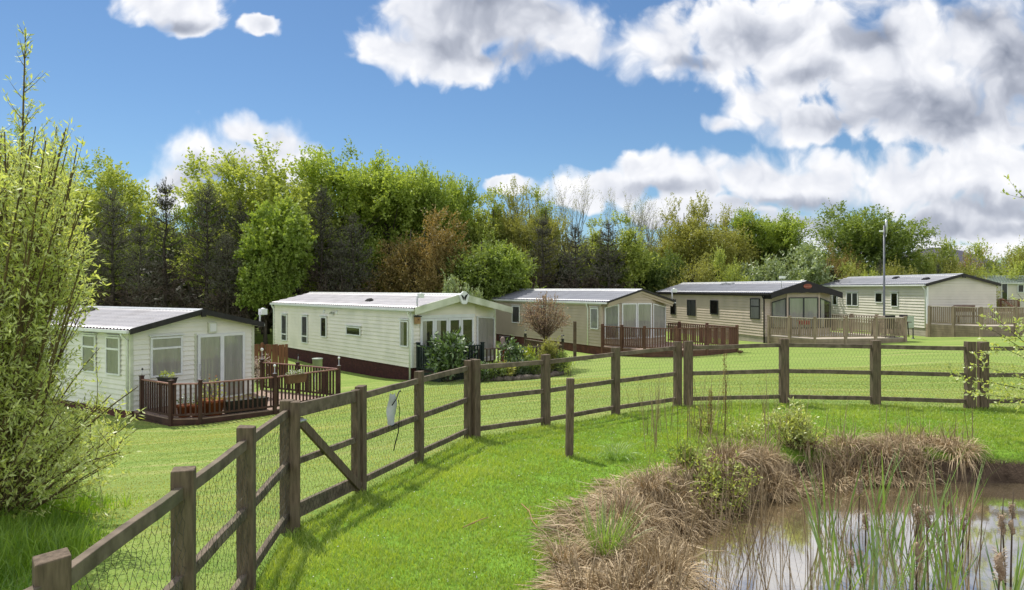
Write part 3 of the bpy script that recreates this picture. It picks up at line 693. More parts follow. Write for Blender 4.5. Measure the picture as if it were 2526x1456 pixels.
# ------------------------------------------------------------------ holiday homes
class Home:
    """local frame: x along the gable front, y back along the length, z up; origin at the front left ground corner"""
    def __init__(s, name, label, x0, y0, g, th, W, L, He, rise, wall, trim, frame, roof, skirt, skirt_h=.42, of=.35, os=.15, fascia_h=.2):
        s.root = thing(name, label, 'holiday home', (x0, y0, g), R(th))
        s.W, s.L, s.He, s.rise, s.of, s.os = W, L, He, rise, of, os
        s.wallm, s.trim, s.frame, s.roofm, s.skirtm, s.sk, s.fh = wall, trim, frame, roof, skirt, skirt_h, fascia_h
        s.u = Vector((math.cos(R(th)), math.sin(R(th)), 0)); s.v = Vector((-s.u.y, s.u.x, 0)); s.o = Vector((x0, y0, g))
        s.sl = rise / (W / 2)
    def loc(s, px, py, A, B):
        """surveyed picture point on the vertical plane through local A-B -> (distance along A-B, height)"""
        a = s.o + s.u * A[0] + s.v * A[1]; b = s.o + s.u * B[0] + s.v * B[1]
        d = b - a; k = (px - CX) / F
        t = (k * a.y - a.x) / (d.x - k * d.y)
        q = a + d * t
        return t * math.hypot(B[0] - A[0], B[1] - A[1]), EYE - (py - HY) / F * q.y - s.o.z
    def plan(s, px, y):
        """picture column -> local x on the plane at local depth y"""
        return s.loc(px, 700, (0, y), (1, y))[0]
    def roof_z(s, x, under=.06):
        return s.He + s.rise - abs(x - s.W / 2) * s.sl - under
    def wall(s, A, B, z0, zA, zB, bh=.15, m=None, tilt=.032, zM=None):
        """lapped cladding between plan points A and B (outside on the right hand going A->B), tops zA, zB and optional apex zM"""
        ax, ay = A; bx, by = B; L = math.hypot(bx - ax, by - ay); dx, dy = (bx - ax) / L, (by - ay) / L; nx_, ny_ = dy, -dx
        tops = [(0, zA), (L, zB)] if zM is None else [(0, zA), (zM[0], zM[1]), (L, zB)]
        mb = MB(); h = z0; zmax = max(t[1] for t in tops)
        def P(sv, hv, o): return (ax + dx * sv + nx_ * o, ay + dy * sv + ny_ * o, hv)
        while h < zmax - 1e-4:
            h1 = min(h + bh, zmax)
            for (s0, t0), (s1, t1) in zip(tops, tops[1:]):
                poly = [(s0, h), (s1, h), (s1, h1), (s0, h1)]
                res = []
                f = lambda q: (t0 + (t1 - t0) * (q[0] - s0) / (s1 - s0)) - q[1]
                for i in range(4):
                    p, q = poly[i], poly[(i + 1) % 4]; fp, fq = f(p), f(q)
                    if fp >= 0: res.append(p)
                    if (fp >= 0) != (fq >= 0):
                        t = fp / (fp - fq); res.append((p[0] + (q[0] - p[0]) * t, p[1] + (q[1] - p[1]) * t))
                if len(res) >= 3:
                    mb.add([P(a, b, tilt * (1 - (b - h) / bh)) for a, b in res], [tuple(range(len(res)))])
                    lows = [a for a, b in res if abs(b - h) < 1e-6]
                    if len(lows) >= 2: mb.add([P(min(lows), h, 0), P(max(lows), h, 0), P(max(lows), h, tilt), P(min(lows), h, tilt)], [(0, 1, 2, 3)])
            h = h1
        return mb.build('wall', M[m or s.wallm], s.root)
    def skirt(s, segs, h=None, bh=.14, z0=-.35):
        mb = MB(); h = h or s.sk
        for (A, B) in segs:
            ax, ay = A; bx, by = B; L = math.hypot(bx - ax, by - ay); dx, dy = (bx - ax) / L, (by - ay) / L; nx_, ny_ = dy, -dx
            z = z0
            while z < h - .005:
                z1 = min(z + bh - .012, h)
                o0, o1 = -.03, -.012
                P = lambda sv, zz, o: (ax + dx * sv + nx_ * o, ay + dy * sv + ny_ * o, zz)
                mb.add([P(0, z, o1), P(L, z, o1), P(L, z1, o1), P(0, z1, o1), P(0, z1, o0), P(L, z1, o0), P(0, z1 + .012, o0), P(L, z1 + .012, o0), P(0, z, o0), P(L, z, o0)],
                       [(0, 1, 2, 3), (3, 2, 5, 4), (4, 5, 7, 6), (0, 8, 9, 1)])
                z += bh
        return mb.build('skirt', M[s.skirtm], s.root)
    def trimpost(s, x, y, z0, z1, w=.07, m=None, name='corner_trim'):
        mb = MB(); mb.box((x, y, (z0 + z1) / 2), (w, w, z1 - z0)); return mb.build(name, M[m or s.frame], s.root)
    def roof(s, tile=.19, row=.36, rail_h=.0, ridge_m=None):
        W, L, He, rise, of, os, sl = s.W, s.L, s.He, s.rise, s.of, s.os, s.sl
        yb = L + .12
        V = []; Fc = []
        ln = math.hypot(1, sl)
        for side in (0, 1):
            nr = max(3, int((W / 2 + os) * ln / row)); ncol = int((yb + of) / tile * 4)
            ys = np.linspace(-of, yb, ncol + 1); b0 = len(V)
            rows = []
            for r_ in range(nr):
                t0, t1 = r_ / nr, (r_ + 1) / nr - 1e-4
                rows += [(t0, .032), (t1, .0)]
            # t=0 at eave, t=1 at the ridge; each row of tiles steps down over the one below
            for (t, st) in rows:
                xx = -os + (W / 2 + os) * t if side == 0 else W + os - (W / 2 + os) * t
                z0 = He - os * sl + (rise + os * sl) * t
                for yv in ys:
                    V.append((xx, yv, z0 + st + .022 * math.cos(2 * math.pi * yv / tile)))
            nc = ncol + 1
            for r_ in range(len(rows) - 1):
                for c in range(ncol):
                    a = b0 + r_ * nc + c
                    Fc.append((a, a + 1, a + nc + 1, a + nc) if side else (a, a + nc, a + nc + 1, a + 1))
        me = np_mesh('roof', V, Fc); rf = link_mesh('roof', me, M[s.roofm], s.root)
        # underside and ridge
        mb = MB()
        for xa, xb in ((-os, W / 2), (W / 2, W + os)):
            za = He - os * sl if xa < W / 2 - .01 else He + rise; zb = He + rise if xa < W / 2 - .01 else He - os * sl
            mb.add([(xa, -of, za - .035), (xb, -of, zb - .035), (xb, yb, zb - .035), (xa, yb, za - .035)], [(0, 1, 2, 3)])
        mb.build('soffit', M[s.trim if s.trim != 'black_trim' else 'dark_trim'], s.root)
        mb = MB()
        mb.add([(W / 2 - .14, -of, He + rise + .035 - .14 * sl), (W / 2, -of, He + rise + .06), (W / 2 + .14, -of, He + rise + .035 - .14 * sl), (W / 2 - .14, yb, He + rise + .035 - .14 * sl), (W / 2, yb, He + rise + .06), (W / 2 + .14, yb, He + rise + .035 - .14 * sl)],
               [(0, 1, 4, 3), (1, 2, 5, 4)]); mb.build('ridge_cap', M[ridge_m or 'metal'], rf)
        return rf
    def fascia(s, hL=None, hR=None, hM=None, extra=0, thick=.05):
        """gable boards"""
        W, He, rise, of, os, sl = s.W, s.He, s.rise, s.of, s.os, s.sl
        hL = hL or s.fh; hM = hM or s.fh; hR = hR or s.fh
        x0, x1, xm = -os - .01, W + os + .01 + extra, W / 2
        zt = lambda x: He + rise - abs(x - xm) * sl + .05
        mb = MB()
        mb.prism([(x0, -of, zt(x0)), (x0, -of, zt(x0) - hL), (xm, -of, zt(xm) - hM), (xm, -of, zt(xm))], (0, -thick, 0))
        mb.prism([(xm, -of, zt(xm)), (xm, -of, zt(xm) - hM), (x1, -of, zt(x1) - hR), (x1, -of, zt(x1))], (0, -thick, 0))
        return mb.build('fascia', M[s.trim], s.root)
    def gutter(s, m='white', pipe=None, pm=None, z_end=.35):
        He, L, of, os, sl = s.He, s.L, s.of, s.os, s.sl
        z = He - os * sl - .05; mb = MB()
        for x in (-os - .05, s.W + os + .05): mb.box((x, L / 2 - of / 2 + .05, z), (.10, L + of, .085))
        mb.build('gutter', M[m], s.root)
        mb = MB(); mb.box((-.012, L / 2, He - .10), (.03, L - .02, .16)); mb.build('eave_board', M[m if s.trim != 'black_trim' else 'dark_trim'], s.root)
        for (x, y) in (pipe or []):
            mb = MB(); mb.tube([(x - os - .03, y, z - .04), (x - os - .02, y, z - .12), (x - .05, y, z - .28), (x - .05, y, z_end)], .036, 8); mb.build('downpipe', M[pm or m], s.root)
    def window(s, A, B, quad, kind='curtain', fw=.05, split=None, vsplit=None, frame=None, name='window', hood=True, handle=False, off=.0):
        """quad: (s0,z0),(s1,z0b),(s1,z1b),(s0,z1) in the wall's own (along, height) coordinates, going round from the lower left"""
        ax, ay = A; bx, by = B; L = math.hypot(bx - ax, by - ay); dx, dy = (bx - ax) / L, (by - ay) / L; nx_, ny_ = dy, -dx
        P = lambda q, o: Vector((ax + dx * q[0] + nx_ * (o + off + .024), ay + dy * q[0] + ny_ * (o + off + .024), q[1]))
        fm = M[frame or s.frame]
        q = [Vector((a, b)) for a, b in quad]
        def inset(q, w):
            r_ = []
            n_ = len(q)
            for i in range(n_):
                p0, p1, p2 = q[i - 1], q[i], q[(i + 1) % n_]
                e1 = (p1 - p0).normalized(); e2 = (p2 - p1).normalized(); n1 = Vector((-e1.y, e1.x)); n2 = Vector((-e2.y, e2.x))
                bis = n1 + n2; r_.append(p1 + bis * (w / max(.2, bis.dot(n1))))
            return r_
        qi = inset(q, fw); mb = MB(); d0, d1 = .012, .055
        for i in range(4):
            j = (i + 1) % 4
            vs = [P(q[i], d0), P(q[j], d0), P(qi[j], d0), P(qi[i], d0), P(q[i], d1), P(q[j], d1), P(qi[j], d1), P(qi[i], d1)]
            mb.add(vs, [(4, 5, 6, 7), (0, 1, 5, 4), (3, 7, 6, 2)])
        lerp = lambda a, b, t: a + (b - a) * t
        if split:
            l, r_ = lerp(qi[0], qi[3], split), lerp(qi[1], qi[2], split)
            mb.bar(P(l, .033), P(r_, .033), .05, .06)
        for t in (vsplit or []):
            l, r_ = lerp(qi[0], qi[1], t), lerp(qi[3], qi[2], t)
            mb.bar(P(l, .033), P(r_, .033), fw * 1.5, .05, up=(nx_, ny_, 0))
        if hood and max(q[2].y, q[3].y) - min(q[2].y, q[3].y) < .02:
            mb.bar(P(q[3] + Vector((-.05, .05)), .04), P(q[2] + Vector((.05, .05)), .04), .09, .035)
        w = mb.build(name, fm, s.root)
        g = MB(); g.add([P(k, .036) for k in qi], [(0, 1, 2, 3)]); g.build('pane', M['glass'], w)
        c = MB(); wd_ = (qi[1] - qi[0]).length
        if kind in ('curtain', 'half', 'drawn'):
            n_ = max(10, int(wd_ / .022)); vs = []; fs = []
            rr = random.Random(int(ax * 97 + quad[0][0] * 131)); ph = rr.uniform(0, 6)
            for i in range(n_ + 1):
                t = i / n_; o = .022 + .007 * math.sin(t * wd_ * 42 + ph + 1.5 * math.sin(t * wd_ * 6))
                vs += [P(lerp(qi[0], qi[1], t), o), P(lerp(qi[3], qi[2], t), o)]
            rng_ = range(n_)
            if kind == 'half': rng_ = [i for i in range(n_) if i < n_ * .42 or i > n_ * .96]
            for i in rng_: fs.append((2 * i, 2 * i + 2, 2 * i + 3, 2 * i + 1))
            c.add(vs, fs, True); c.build('curtain', M['curtain'], w)
        if kind in ('dark', 'half'):
            k = MB(); k.add([P(k_, .0125 if kind == 'half' else .022) for k_ in qi], [(0, 1, 2, 3)]); k.build('room_view', M['dark_room'], w)
        if kind == 'blind':
            k = MB(); k.add([P(k_, .022) for k_ in qi], [(0, 1, 2, 3)]); k.build('blind', M['blind'], w)
        if handle:
            k = MB(); hp = lerp(q[0], q[3], .48) + Vector((fw * .7, 0)); k.tube([P(hp + Vector((0, -.18)), .06), P(hp + Vector((0, -.17)), .10), P(hp + Vector((0, .17)), .10), P(hp + Vector((0, .18)), .06)], .013); k.build('handle', M['metal'], w)
        return w
    def side_win(s, px0, px1, py0, py1, **k):
        """window on the long left wall from surveyed picture box (tops and sills measured at its middle)"""
        A, B = (0, s.L), (0, 0); pm = (px0 + px1) / 2
        s0 = s.loc(px0, 700, A, B)[0]; s1 = s.loc(px1, 700, A, B)[0]
        z1 = s.loc(pm, py0, A, B)[1]; z0 = s.loc(pm, py1, A, B)[1]
        return s.window(A, B, [(s0, z0), (s1, z0), (s1, z1), (s0, z1)], **k)
    def front_win(s, A, B, px0, px1, py0, py1, **k):
        pm = (px0 + px1) / 2
        s0 = s.loc(px0, 700, A, B)[0]; s1 = s.loc(px1, 700, A, B)[0]
        z1 = s.loc(pm, py0, A, B)[1]; z0 = s.loc(pm, py1, A, B)[1]
        return s.window(A, B, [(s0, z0), (s1, z0), (s1, z1), (s0, z1)], **k)
    def vent(s, px, py, w=.30, l=.16, dark=True):
        """small roof vent where the picture ray meets the left roof slope"""
        d = Vector(((px - CX) / F, 1, -(py - HY) / F))
        n_ = (s.u * -s.sl + Vector((0, 0, 1))).normalized(); p0 = s.o + Vector((0, 0, s.He)) ; e = Vector((0, 0, EYE))
        t = (p0 - e).dot(n_) / d.dot(n_); q = e + d * t - s.o
        x, y, z = q.dot(s.u), q.dot(s.v), q.z
        mb = MB(); Mr = Matrix.Rotation(-math.atan(s.sl), 3, 'Y'); mb.box((x, y, z + .05), (w, l + .25, .07), Mr); mb.box((x, y, z + .10), (w * .8, l + .1, .05), Mr)
        return mb.build('roof_vent', M['plastic_dark' if dark else 'metal'], s.root)
def bay(s, pxs, d, z_sill, z_head, kinds, frame_m=None, double=True, fw=.055, gap=.07, side_head=None):
    """bow front of three facets with raked side lights, column positions from the survey"""
    W = s.W
    p = [(s.plan(pxs[0], 0), 0), (s.plan(pxs[1], -d), -d), (s.plan(pxs[2], -d), -d), (min(W, s.plan(pxs[3], 0)), 0)]
    rz_ = lambda x: s.roof_z(x, .12)
    s.wall(p[0], p[1], s.sk, rz_(p[0][0]), rz_(p[1][0]))
    L1 = p[2][0] - p[1][0]; zm = ((W / 2 - p[1][0]), s.roof_z(W / 2, .12))
    s.wall(p[1], p[2], s.sk, rz_(p[1][0]), rz_(p[2][0]), zM=zm)
    s.wall(p[2], p[3], s.sk, rz_(p[2][0]), rz_(p[3][0]))
    if p[0][0] > .05: s.wall((0, 0), p[0], s.sk, rz_(0), rz_(p[0][0]))
    if p[3][0] < W - .03: s.wall(p[3], (W, 0), s.sk, rz_(p[3][0]), rz_(W))
    for i, (a, b) in enumerate(((p[0], p[1]), (p[1], p[2]), (p[2], p[3]))):
        L = math.hypot(b[0] - a[0], b[1] - a[1])
        if i == 1:
            if double: s.window(a, b, [(gap, z_sill), (L - gap, z_sill), (L - gap, z_head), (gap, z_head)], kind=kinds[1], vsplit=[.5], hood=False, fw=fw)
            else:
                h = L / 2
                s.window(a, b, [(gap * .6, z_sill), (h - .02, z_sill), (h - .02, z_head), (gap * .6, z_head)], kind=kinds[1], hood=False, fw=fw)
                s.window(a, b, [(h + .02, z_sill), (L - gap * .6, z_sill), (L - gap * .6, z_head), (h + .02, z_head)], kind=kinds[1], hood=False, fw=fw)
        else:
            lo = z_head - (side_head or .28); za, zb = (lo, z_head - .02) if i == 0 else (z_head - .02, lo)
            s.window(a, b, [(gap, z_sill), (L - gap, z_sill), (L - gap, zb), (gap, za)], kind=kinds[0 if i == 0 else 2], hood=False, fw=fw)
    segs = [(p[0], p[1]), (p[1], p[2]), (p[2], p[3])]
    if p[0][0] > .05: segs.insert(0, ((0, 0), p[0]))
    return p, segs

# ---- home 1: pale sage with dark gable boards, behind the brown deck
h = Home('holiday_home', 'pale sage holiday home with dark gable boards behind the potted deck, half hidden by willow', -11.25, 20.59, -1.66, 57.5, 4.21, 11.5, 2.67, .47, 'sage', 'dark_trim', 'white', 'roof_pale', 'skirt_brown', .22, .32, .2, .17)
H1 = h
h.wall((0, h.L), (0, 0), .22, h.He, h.He); h.wall((0, 0), (h.W, 0), .22, h.roof_z(0), h.roof_z(h.W), zM=(h.W / 2, h.roof_z(h.W / 2)))
h.wall((h.W, 0), (h.W, h.L), .22, h.He, h.He); h.wall((h.W, h.L), (0, h.L), .22, h.He, h.He, zM=(h.W / 2, h.He + h.rise))
h.skirt([((0, h.L), (0, 0)), ((0, 0), (h.W, 0)), ((h.W, 0), (h.W, h.L))])
h.roof(); h.fascia(); h.gutter('white', pipe=[(0, .12)], z_end=.25)
for c in ((0, 0), (h.W, 0)): h.trimpost(*c, .22, h.He - .12, .09, 'cream_trim')
Af, Bf = (0, 0), (h.W, 0)
xm = h.loc(481, 850, Af, Bf)[0]; mb = MB(); mb.box((xm, -.02, 1.3), (.06, .05, 2.5 - .3)); mb.build('cover_strip', M['cream_trim'], h.root)
h.front_win(Af, Bf, 369, 447, 831, 928, split=.74, fw=.055)
d_ = h.front_win(Af, Bf, 485, 601, 823, 985, kind='curtain', vsplit=[.5], fw=.09, name='patio_door', hood=False, handle=True)
h.side_win(266, 300, 831, 925, split=.70, kind='curtain'); h.side_win(208, 240, 826, 918, split=.70, kind='curtain'); h.side_win(130, 165, 820, 905, split=.70)
h.side_win(60, 90, 815, 890, kind='dark')
a = h.loc(521, 808, Af, Bf); mb = MB(); mb.box((a[0], -.05, a[1]), (.30, .10, .34)); lb = mb.build('wall_light', M['cream_trim'], h.root)
mb = MB(); mb.box((a[0], -.105, a[1]), (.22, .02, .26)); mb.build('lamp_shade', M['white'], lb)
mb = MB(); mb.box((h.W / 2, -h.of - .06, h.He + h.rise - .12), (.16, .06, .16)); mb.build('gable_block', M['dark_trim'], h.root)
h.vent(212, 771); h.vent(218, 768)
# roof aerial of home 1 (right end of the gable)
def aerial(home, x, y, hgt, name='roof_aerial', box=(.24, .17, .2), mast=.03, side=.12):
    z = home.He + home.rise - abs(x - home.W / 2) * home.sl + .03
    mb = MB(); mb.tube([(x, y, z - .12), (x, y, z + hgt)], mast, 8); a_ = mb.build(name, M['metal'], home.root)
    mb = MB(); mb.box((x + side, y, z + hgt), box); mb.lathe((x + side, y, z + hgt + box[2] / 2), [(.07, 0), (.05, .03), (0, .04)], 10); mb.build('aerial_box', M['white'], a_)
    return a_
aerial(h, h.W + .12, -.25, .36)

# ---- home 2: long cream home with a pale canopy front
h = Home('holiday_home', 'long cream holiday home with white gable canopy and bird emblem on a maroon brick base', -3.66, 25.5, -1.2, 39.5, 3.95, 13.5, 2.68, .46, 'cream', 'cream_trim', 'white', 'roof_pale', 'skirt_red', .48, .42, .12, .27)
H2 = h
kx = h.plan(1172, 0)
ye = .42; xe = h.loc(1226, 700, (0, ye), (1, ye))[0]; h.Wv = max(kx + .3, min(xe, h.W + .2))
h.wall((0, h.L), (0, 0), h.sk, h.He, h.He)
rz_ = lambda x: h.roof_z(min(x, h.W), .1)
h.wall((0, 0), (kx, 0), h.sk, rz_(0), rz_(kx), zM=(h.W / 2, h.roof_z(h.W / 2, .1)))
h.wall((kx, 0), (h.Wv, ye), h.sk, rz_(kx), rz_(h.Wv)); h.wall((h.Wv, ye), (h.W, h.L), h.sk, h.He - .1, h.He)
h.wall((h.W, h.L), (0, h.L), h.sk, h.He, h.He, zM=(h.W / 2, h.He + h.rise))
h.skirt([((0, h.L), (0, 0)), ((0, 0), (kx, 0)), ((kx, 0), (h.Wv, ye))], bh=.075)
h.roof(); h.fascia(extra=.32, hR=.24); h.gutter('white', pipe=[(0, .06), (0, h.L - .06)], z_end=.05)
h.trimpost(0, 0, h.sk, h.He - .2, .09); h.trimpost(h.Wv, ye, h.sk, h.He - .15, .10, 'cream_trim'); h.trimpost(0, h.L, h.sk, h.He - .2, .07)
for a in ((697, 710, 776, 841, dict(split=.24, kind='blind')), (747, 761, 779, 847, dict(split=.24, kind='blind')), (794, 808, 782, 832, dict(kind='dark')), (857, 892, 806, 828, dict(kind='dark')), (990, 1010, 791, 856, dict(kind='half'))):
    h.side_win(*a[:4], **a[4])
A2, B2 = (0, 0), (kx, 0)
zs0, zs1 = h.sk + .12, h.loc(1100, 785, A2, B2)[1]
cols = [1035, 1070, 1104, 1135, 1167]; ss = [h.loc(c, 700, A2, B2)[0] for c in cols]
for i, kd in enumerate(('half', 'half', 'dark', 'dark')):
    h.window(A2, B2, [(ss[i], zs0), (ss[i + 1] - .01, zs0), (ss[i + 1] - .01, zs1), (ss[i], zs1)], kind=kd, hood=False, fw=.085, name='patio_door' if i in (1, 2) else 'window')
mb = MB(); mb.box(((ss[0] + ss[4]) / 2, -.03, zs1 + .07), (ss[4] - ss[0] + .1, .06, .12)); mb.build('door_header', M['white'], h.root)
Lr = math.hypot(h.Wv - kx, ye)
h.window((kx, 0), (h.Wv, ye), [(.06, zs0), (Lr - .08, zs0), (Lr - .08, zs1 - .06), (.06, zs1 + .04)], kind='curtain', hood=False, fw=.05)
# emblem: white keystone with a dark bird-like W
xm, yf = h.W / 2, -h.of - .055
zt = h.He + h.rise + .10
mb = MB(); KS = .68
K_ = lambda a, b, y=None: (xm + a * KS, yf if y is None else y, zt + b * KS)
mb.prism([K_(*q) for q in ((-.34, -.16), (-.17, -.62), (-.12, -.66), (.12, -.66), (.17, -.62), (.34, -.16), (.06, .05), (-.06, .05))], (0, -.07, 0))
key = mb.build('gable_keystone', M['white'], h.root)
mb = MB(); e_ = zt - .12; y_ = yf - .075
mb.prism([K_(a, b - .12, y_) for a, b in ((-.24, -.03), (-.12, -.06), (-.05, -.17), (-.09, -.34))], (0, -.01, 0))
mb.prism([K_(a, b - .12, y_) for a, b in ((-.04, -.19), (.03, -.06), (.24, .04), (.13, -.14), (.03, -.35), (-.01, -.30))], (0, -.012, 0))
mb.build('bird_emblem', M['black_trim'], key)
h.vent(911, 744, w=.2, l=.12)
aerial(h, .1, -.2, .38, box=(.22, .13, .16), side=.16)
for px, py, rr_ in ((801, 769, .07), (832, 771, .08)):
    a = h.loc(px, py, (0, h.L), (0, 0)); mb = MB(); mb.tube([(-.0, h.L - a[0], a[1]), (-.05, h.L - a[0], a[1])], rr_, 12); mb.build('flue_cover', M['white'], h.root)
a = h.loc(824, 773, (0, h.L), (0, 0)); mb = MB(); mb.box((-.06, h.L - a[0], a[1]), (.12, .2, .1)); mb.tube([(-.05, h.L - a[0] - .05, a[1]), (-.16, h.L - a[0] - .05, a[1] + .08), (-.16, h.L - a[0] + .12, a[1] - .02)], .02, 6); mb.build('outside_light', M['metal'], h.root)

# ---- home 3: tan home with white framed bow window
h = Home('holiday_home', 'tan holiday home with white framed bow front behind the red brown deck', 4.35, 33.76, -1.06, 28.5, 3.98, 12.5, 2.62, .55, 'tan', 'dark_trim', 'white', 'roof_grey', 'skirt_brown', .42, .62, .1, .09)
H3 = h
yp = h.L - h.loc(1452, 700, (0, h.L), (0, 0))[0]
h.wall((0, h.L), (0, 0), h.sk, h.He, h.He)
h.wall((h.W, 0), (h.W, h.L), h.sk, h.He, h.He); h.wall((h.W, h.L), (0, h.L), h.sk, h.He, h.He, zM=(h.W / 2, h.He + h.rise))
pB, sg = bay(h, (1488, 1531, 1607, 1641), .48, .80, 2.52, ('curtain', 'curtain', 'curtain'), double=False, side_head=.2)
h.skirt([((0, h.L), (0, 0))] + sg, bh=.12)
h.roof(); h.fascia(); h.gutter('white', pipe=[(0, yp), (0, h.L - .1)], z_end=.42)
# stepped cream boards under the roof edge
mb = MB()
for k, (dz, dy) in enumerate(((.16, .03), (.27, .09))):
    zt = lambda x: h.He + h.rise - abs(x - h.W / 2) * h.sl - dz
    for xa, xb in ((-.02, h.W / 2), (h.W / 2, h.W + .02)):
        mb.prism([(xa, -h.of + dy, zt(xa) + .11), (xa, -h.of + dy, zt(xa)), (xb, -h.of + dy, zt(xb)), (xb, -h.of + dy, zt(xb) + .11)], (0, .05, 0))
mb.build('barge_board', M['tan'], h.root)
h.trimpost(0, 0, h.sk, h.He - .25, .08, 'tan')
h.side_win(1265, 1284, 755, 797, kind='blind'); h.side_win(1459, 1478, 760, 812, kind='curtain'); h.side_win(1322, 1350, 757, 790, kind='dark')
aerial(h, h.W + .05, -.45, .5, box=(.3, .14, .18))
for xa in (.0,): pass

# ---- home 4: stone coloured home, black gable with a red oval badge
h = Home('holiday_home', 'stone coloured holiday home with deep black gable and oval red badge over the pale deck', 13.23, 36.52, -.7, 13.0, 3.94, 13.05, 2.66, .58, 'stone', 'black_trim', 'grey_frame', 'roof_slate', 'skirt_grey', .36, .75, .12, .36)
H4 = h
h.wall((0, h.L), (0, 0), h.sk, h.He, h.He); h.wall((h.W, 0), (h.W, h.L), h.sk, h.He, h.He); h.wall((h.W, h.L), (0, h.L), h.sk, h.He, h.He, zM=(h.W / 2, h.He + h.rise))
pB, sg = bay(h, (1901, 1942, 2019, 2047), .5, .80, 2.42, ('curtain', 'curtain', 'half'), side_head=.26, fw=.05, gap=.05)
h.skirt([((0, h.L), (0, 0))] + sg, bh=.12)
for q in pB[1:3]: h.trimpost(q[0], q[1], h.sk, h.roof_z(q[0], .15), .09, 'stone')
h.roof(); h.gutter('dark_trim', pipe=[(0, -.02)], pm='black_trim', z_end=.0)
# deep gable boards with an arched lower edge
xm, sl, zt = h.W / 2, h.sl, lambda x: h.He + h.rise - abs(x - h.W / 2) * h.sl + .05
up_ = [(-.14 + i * (h.W + .28) / 24) for i in range(25)]
low = lambda x: zt(x) - (.30 + .30 * math.exp(-((x - xm) / .75) ** 2) * 1.0)
mb = MB()
for a, b in zip(up_, up_[1:]): mb.prism([(a, -h.of, zt(a)), (a, -h.of, low(a)), (b, -h.of, low(b)), (b, -h.of, zt(b))], (0, -.06, 0))
fa_ = mb.build('fascia', M['black_trim'], h.root)
mb = MB(); mb.prism([(xm + .25 * math.cos(t), -h.of - .062, zt(xm) - .29 + .125 * math.sin(t)) for t in np.linspace(0, 2 * math.pi, 28, endpoint=False)], (0, -.025, 0)); bd = mb.build('oval_badge', M['badge_red'], fa_)
mb = MB()
for k in range(9):
    xx = xm - .2 + k * .05; hh_ = (.07, .04, .05, .04, .04, .05, .06, .04, .05)[k]
    mb.bar((xx - .012, -h.of - .089, zt(xm) - .33), (xx + .012, -h.of - .089, zt(xm) - .33 + hh_), .008, .016, up=(1, 0, 0))
mb.build('badge_lettering', M['badge_pale'], bd)
mb = MB(); mb.box((-.02, -.32, h.He - .22), (.1, .62, .2)); mb.build('eave_return', M['black_trim'], h.root)
for a in ((1656, 1668, 739, 776, dict(kind='dark')), (1697, 1717, 740, 779, dict(kind='blind', vsplit=[.45])), (1754, 1773, 741, 776, dict(kind='dark')), (1853, 1876, 736, 787, dict(kind='curtain', split=.62))):
    h.side_win(*a[:4], hood=False, **a[4])
h.vent(1786, 702.5, dark=False); h.vent(1803, 702.5, dark=False)
mb = MB(); xx, yy_ = .62, -.55; zz_ = h.He + h.rise - abs(xx - h.W / 2) * h.sl; mb.tube([(xx, yy_, zz_ - .05), (xx, yy_, zz_ + .55)], .018, 6); mb.build('antenna', M['metal'], h.root)
mb = MB(); mb.box((xx + .05, yy_, zz_ + .62), (.26, .18, .13)); mb.build('antenna_box', M['white'], h.root)

# ---- home 5: ivory home with plain grey shaded gable
h = Home('holiday_home', 'ivory holiday home with a blank gable end beside the plank sided deck', 23.63, 39.68, -.58, 2.5, 4.05, 12.2, 3.04, .53, 'ivory', 'dark_trim', 'white', 'roof_slate', 'skirt_grey', .5, .14, .16, .16)
H5 = h
h.wall((0, h.L), (0, 0), h.sk, h.He, h.He, bh=.17, tilt=.038); h.wall((0, 0), (h.W, 0), h.sk, h.roof_z(0), h.roof_z(h.W), zM=(h.W / 2, h.roof_z(h.W / 2)))
h.wall((h.W, 0), (h.W, h.L), h.sk, h.He, h.He); h.wall((h.W, h.L), (0, h.L), h.sk, h.He, h.He, zM=(h.W / 2, h.He + h.rise))
h.skirt([((0, h.L), (0, 0)), ((0, 0), (h.W, 0))]); h.roof(); h.fascia(); h.gutter('white', pipe=[(0, .1)], z_end=.5)
h.trimpost(0, 0, h.sk, h.He - .15, .09)
for a in ((2090, 2118, 722, 755, dict(kind='blind', vsplit=[.5])), (2161, 2179, 722, 747, dict(kind='dark')), (2200, 2217, 722, 757, dict(kind='dark')), (2056, 2067, 722, 753, dict(kind='dark'))):
    h.side_win(*a[:4], **a[4])
mb = MB(); mb.box((h.W / 2, -h.of - .06, h.He + h.rise - .12), (.18, .06, .16)); mb.build('gable_block', M['dark_trim'], h.root)
h.vent(2210, 687.5); h.vent(2284, 690.5); h.vent(2064, 696)

# ---- home 6: far home with a green roof at the right edge
h = Home('holiday_home', 'distant cream holiday home with a grey green roof at the right edge', 44.0, 54.0, -.3, 62, 4.2, 11.5, 3.0, .5, 'ivory', 'cream_trim', 'white', 'roof_green', 'skirt_grey', .5, .15, .15, .16)
H6 = h
h.wall((0, h.L), (0, 0), h.sk, h.He, h.He); h.wall((0, 0), (h.W, 0), h.sk, h.roof_z(0), h.roof_z(h.W), zM=(h.W / 2, h.roof_z(h.W / 2)))
h.wall((h.W, 0), (h.W, h.L), h.sk, h.He, h.He); h.wall((h.W, h.L), (0, h.L), h.sk, h.He, h.He, zM=(h.W / 2, h.He + h.rise))
h.skirt([((0, h.L), (0, 0)), ((0, 0), (h.W, 0))]); h.roof(ridge_m='roof_green'); h.fascia(); h.gutter('white')
h.side_win(2470, 2486, 699, 745, kind='dark', name='door', hood=False); h.side_win(2510, 2526, 702, 722, kind='dark')
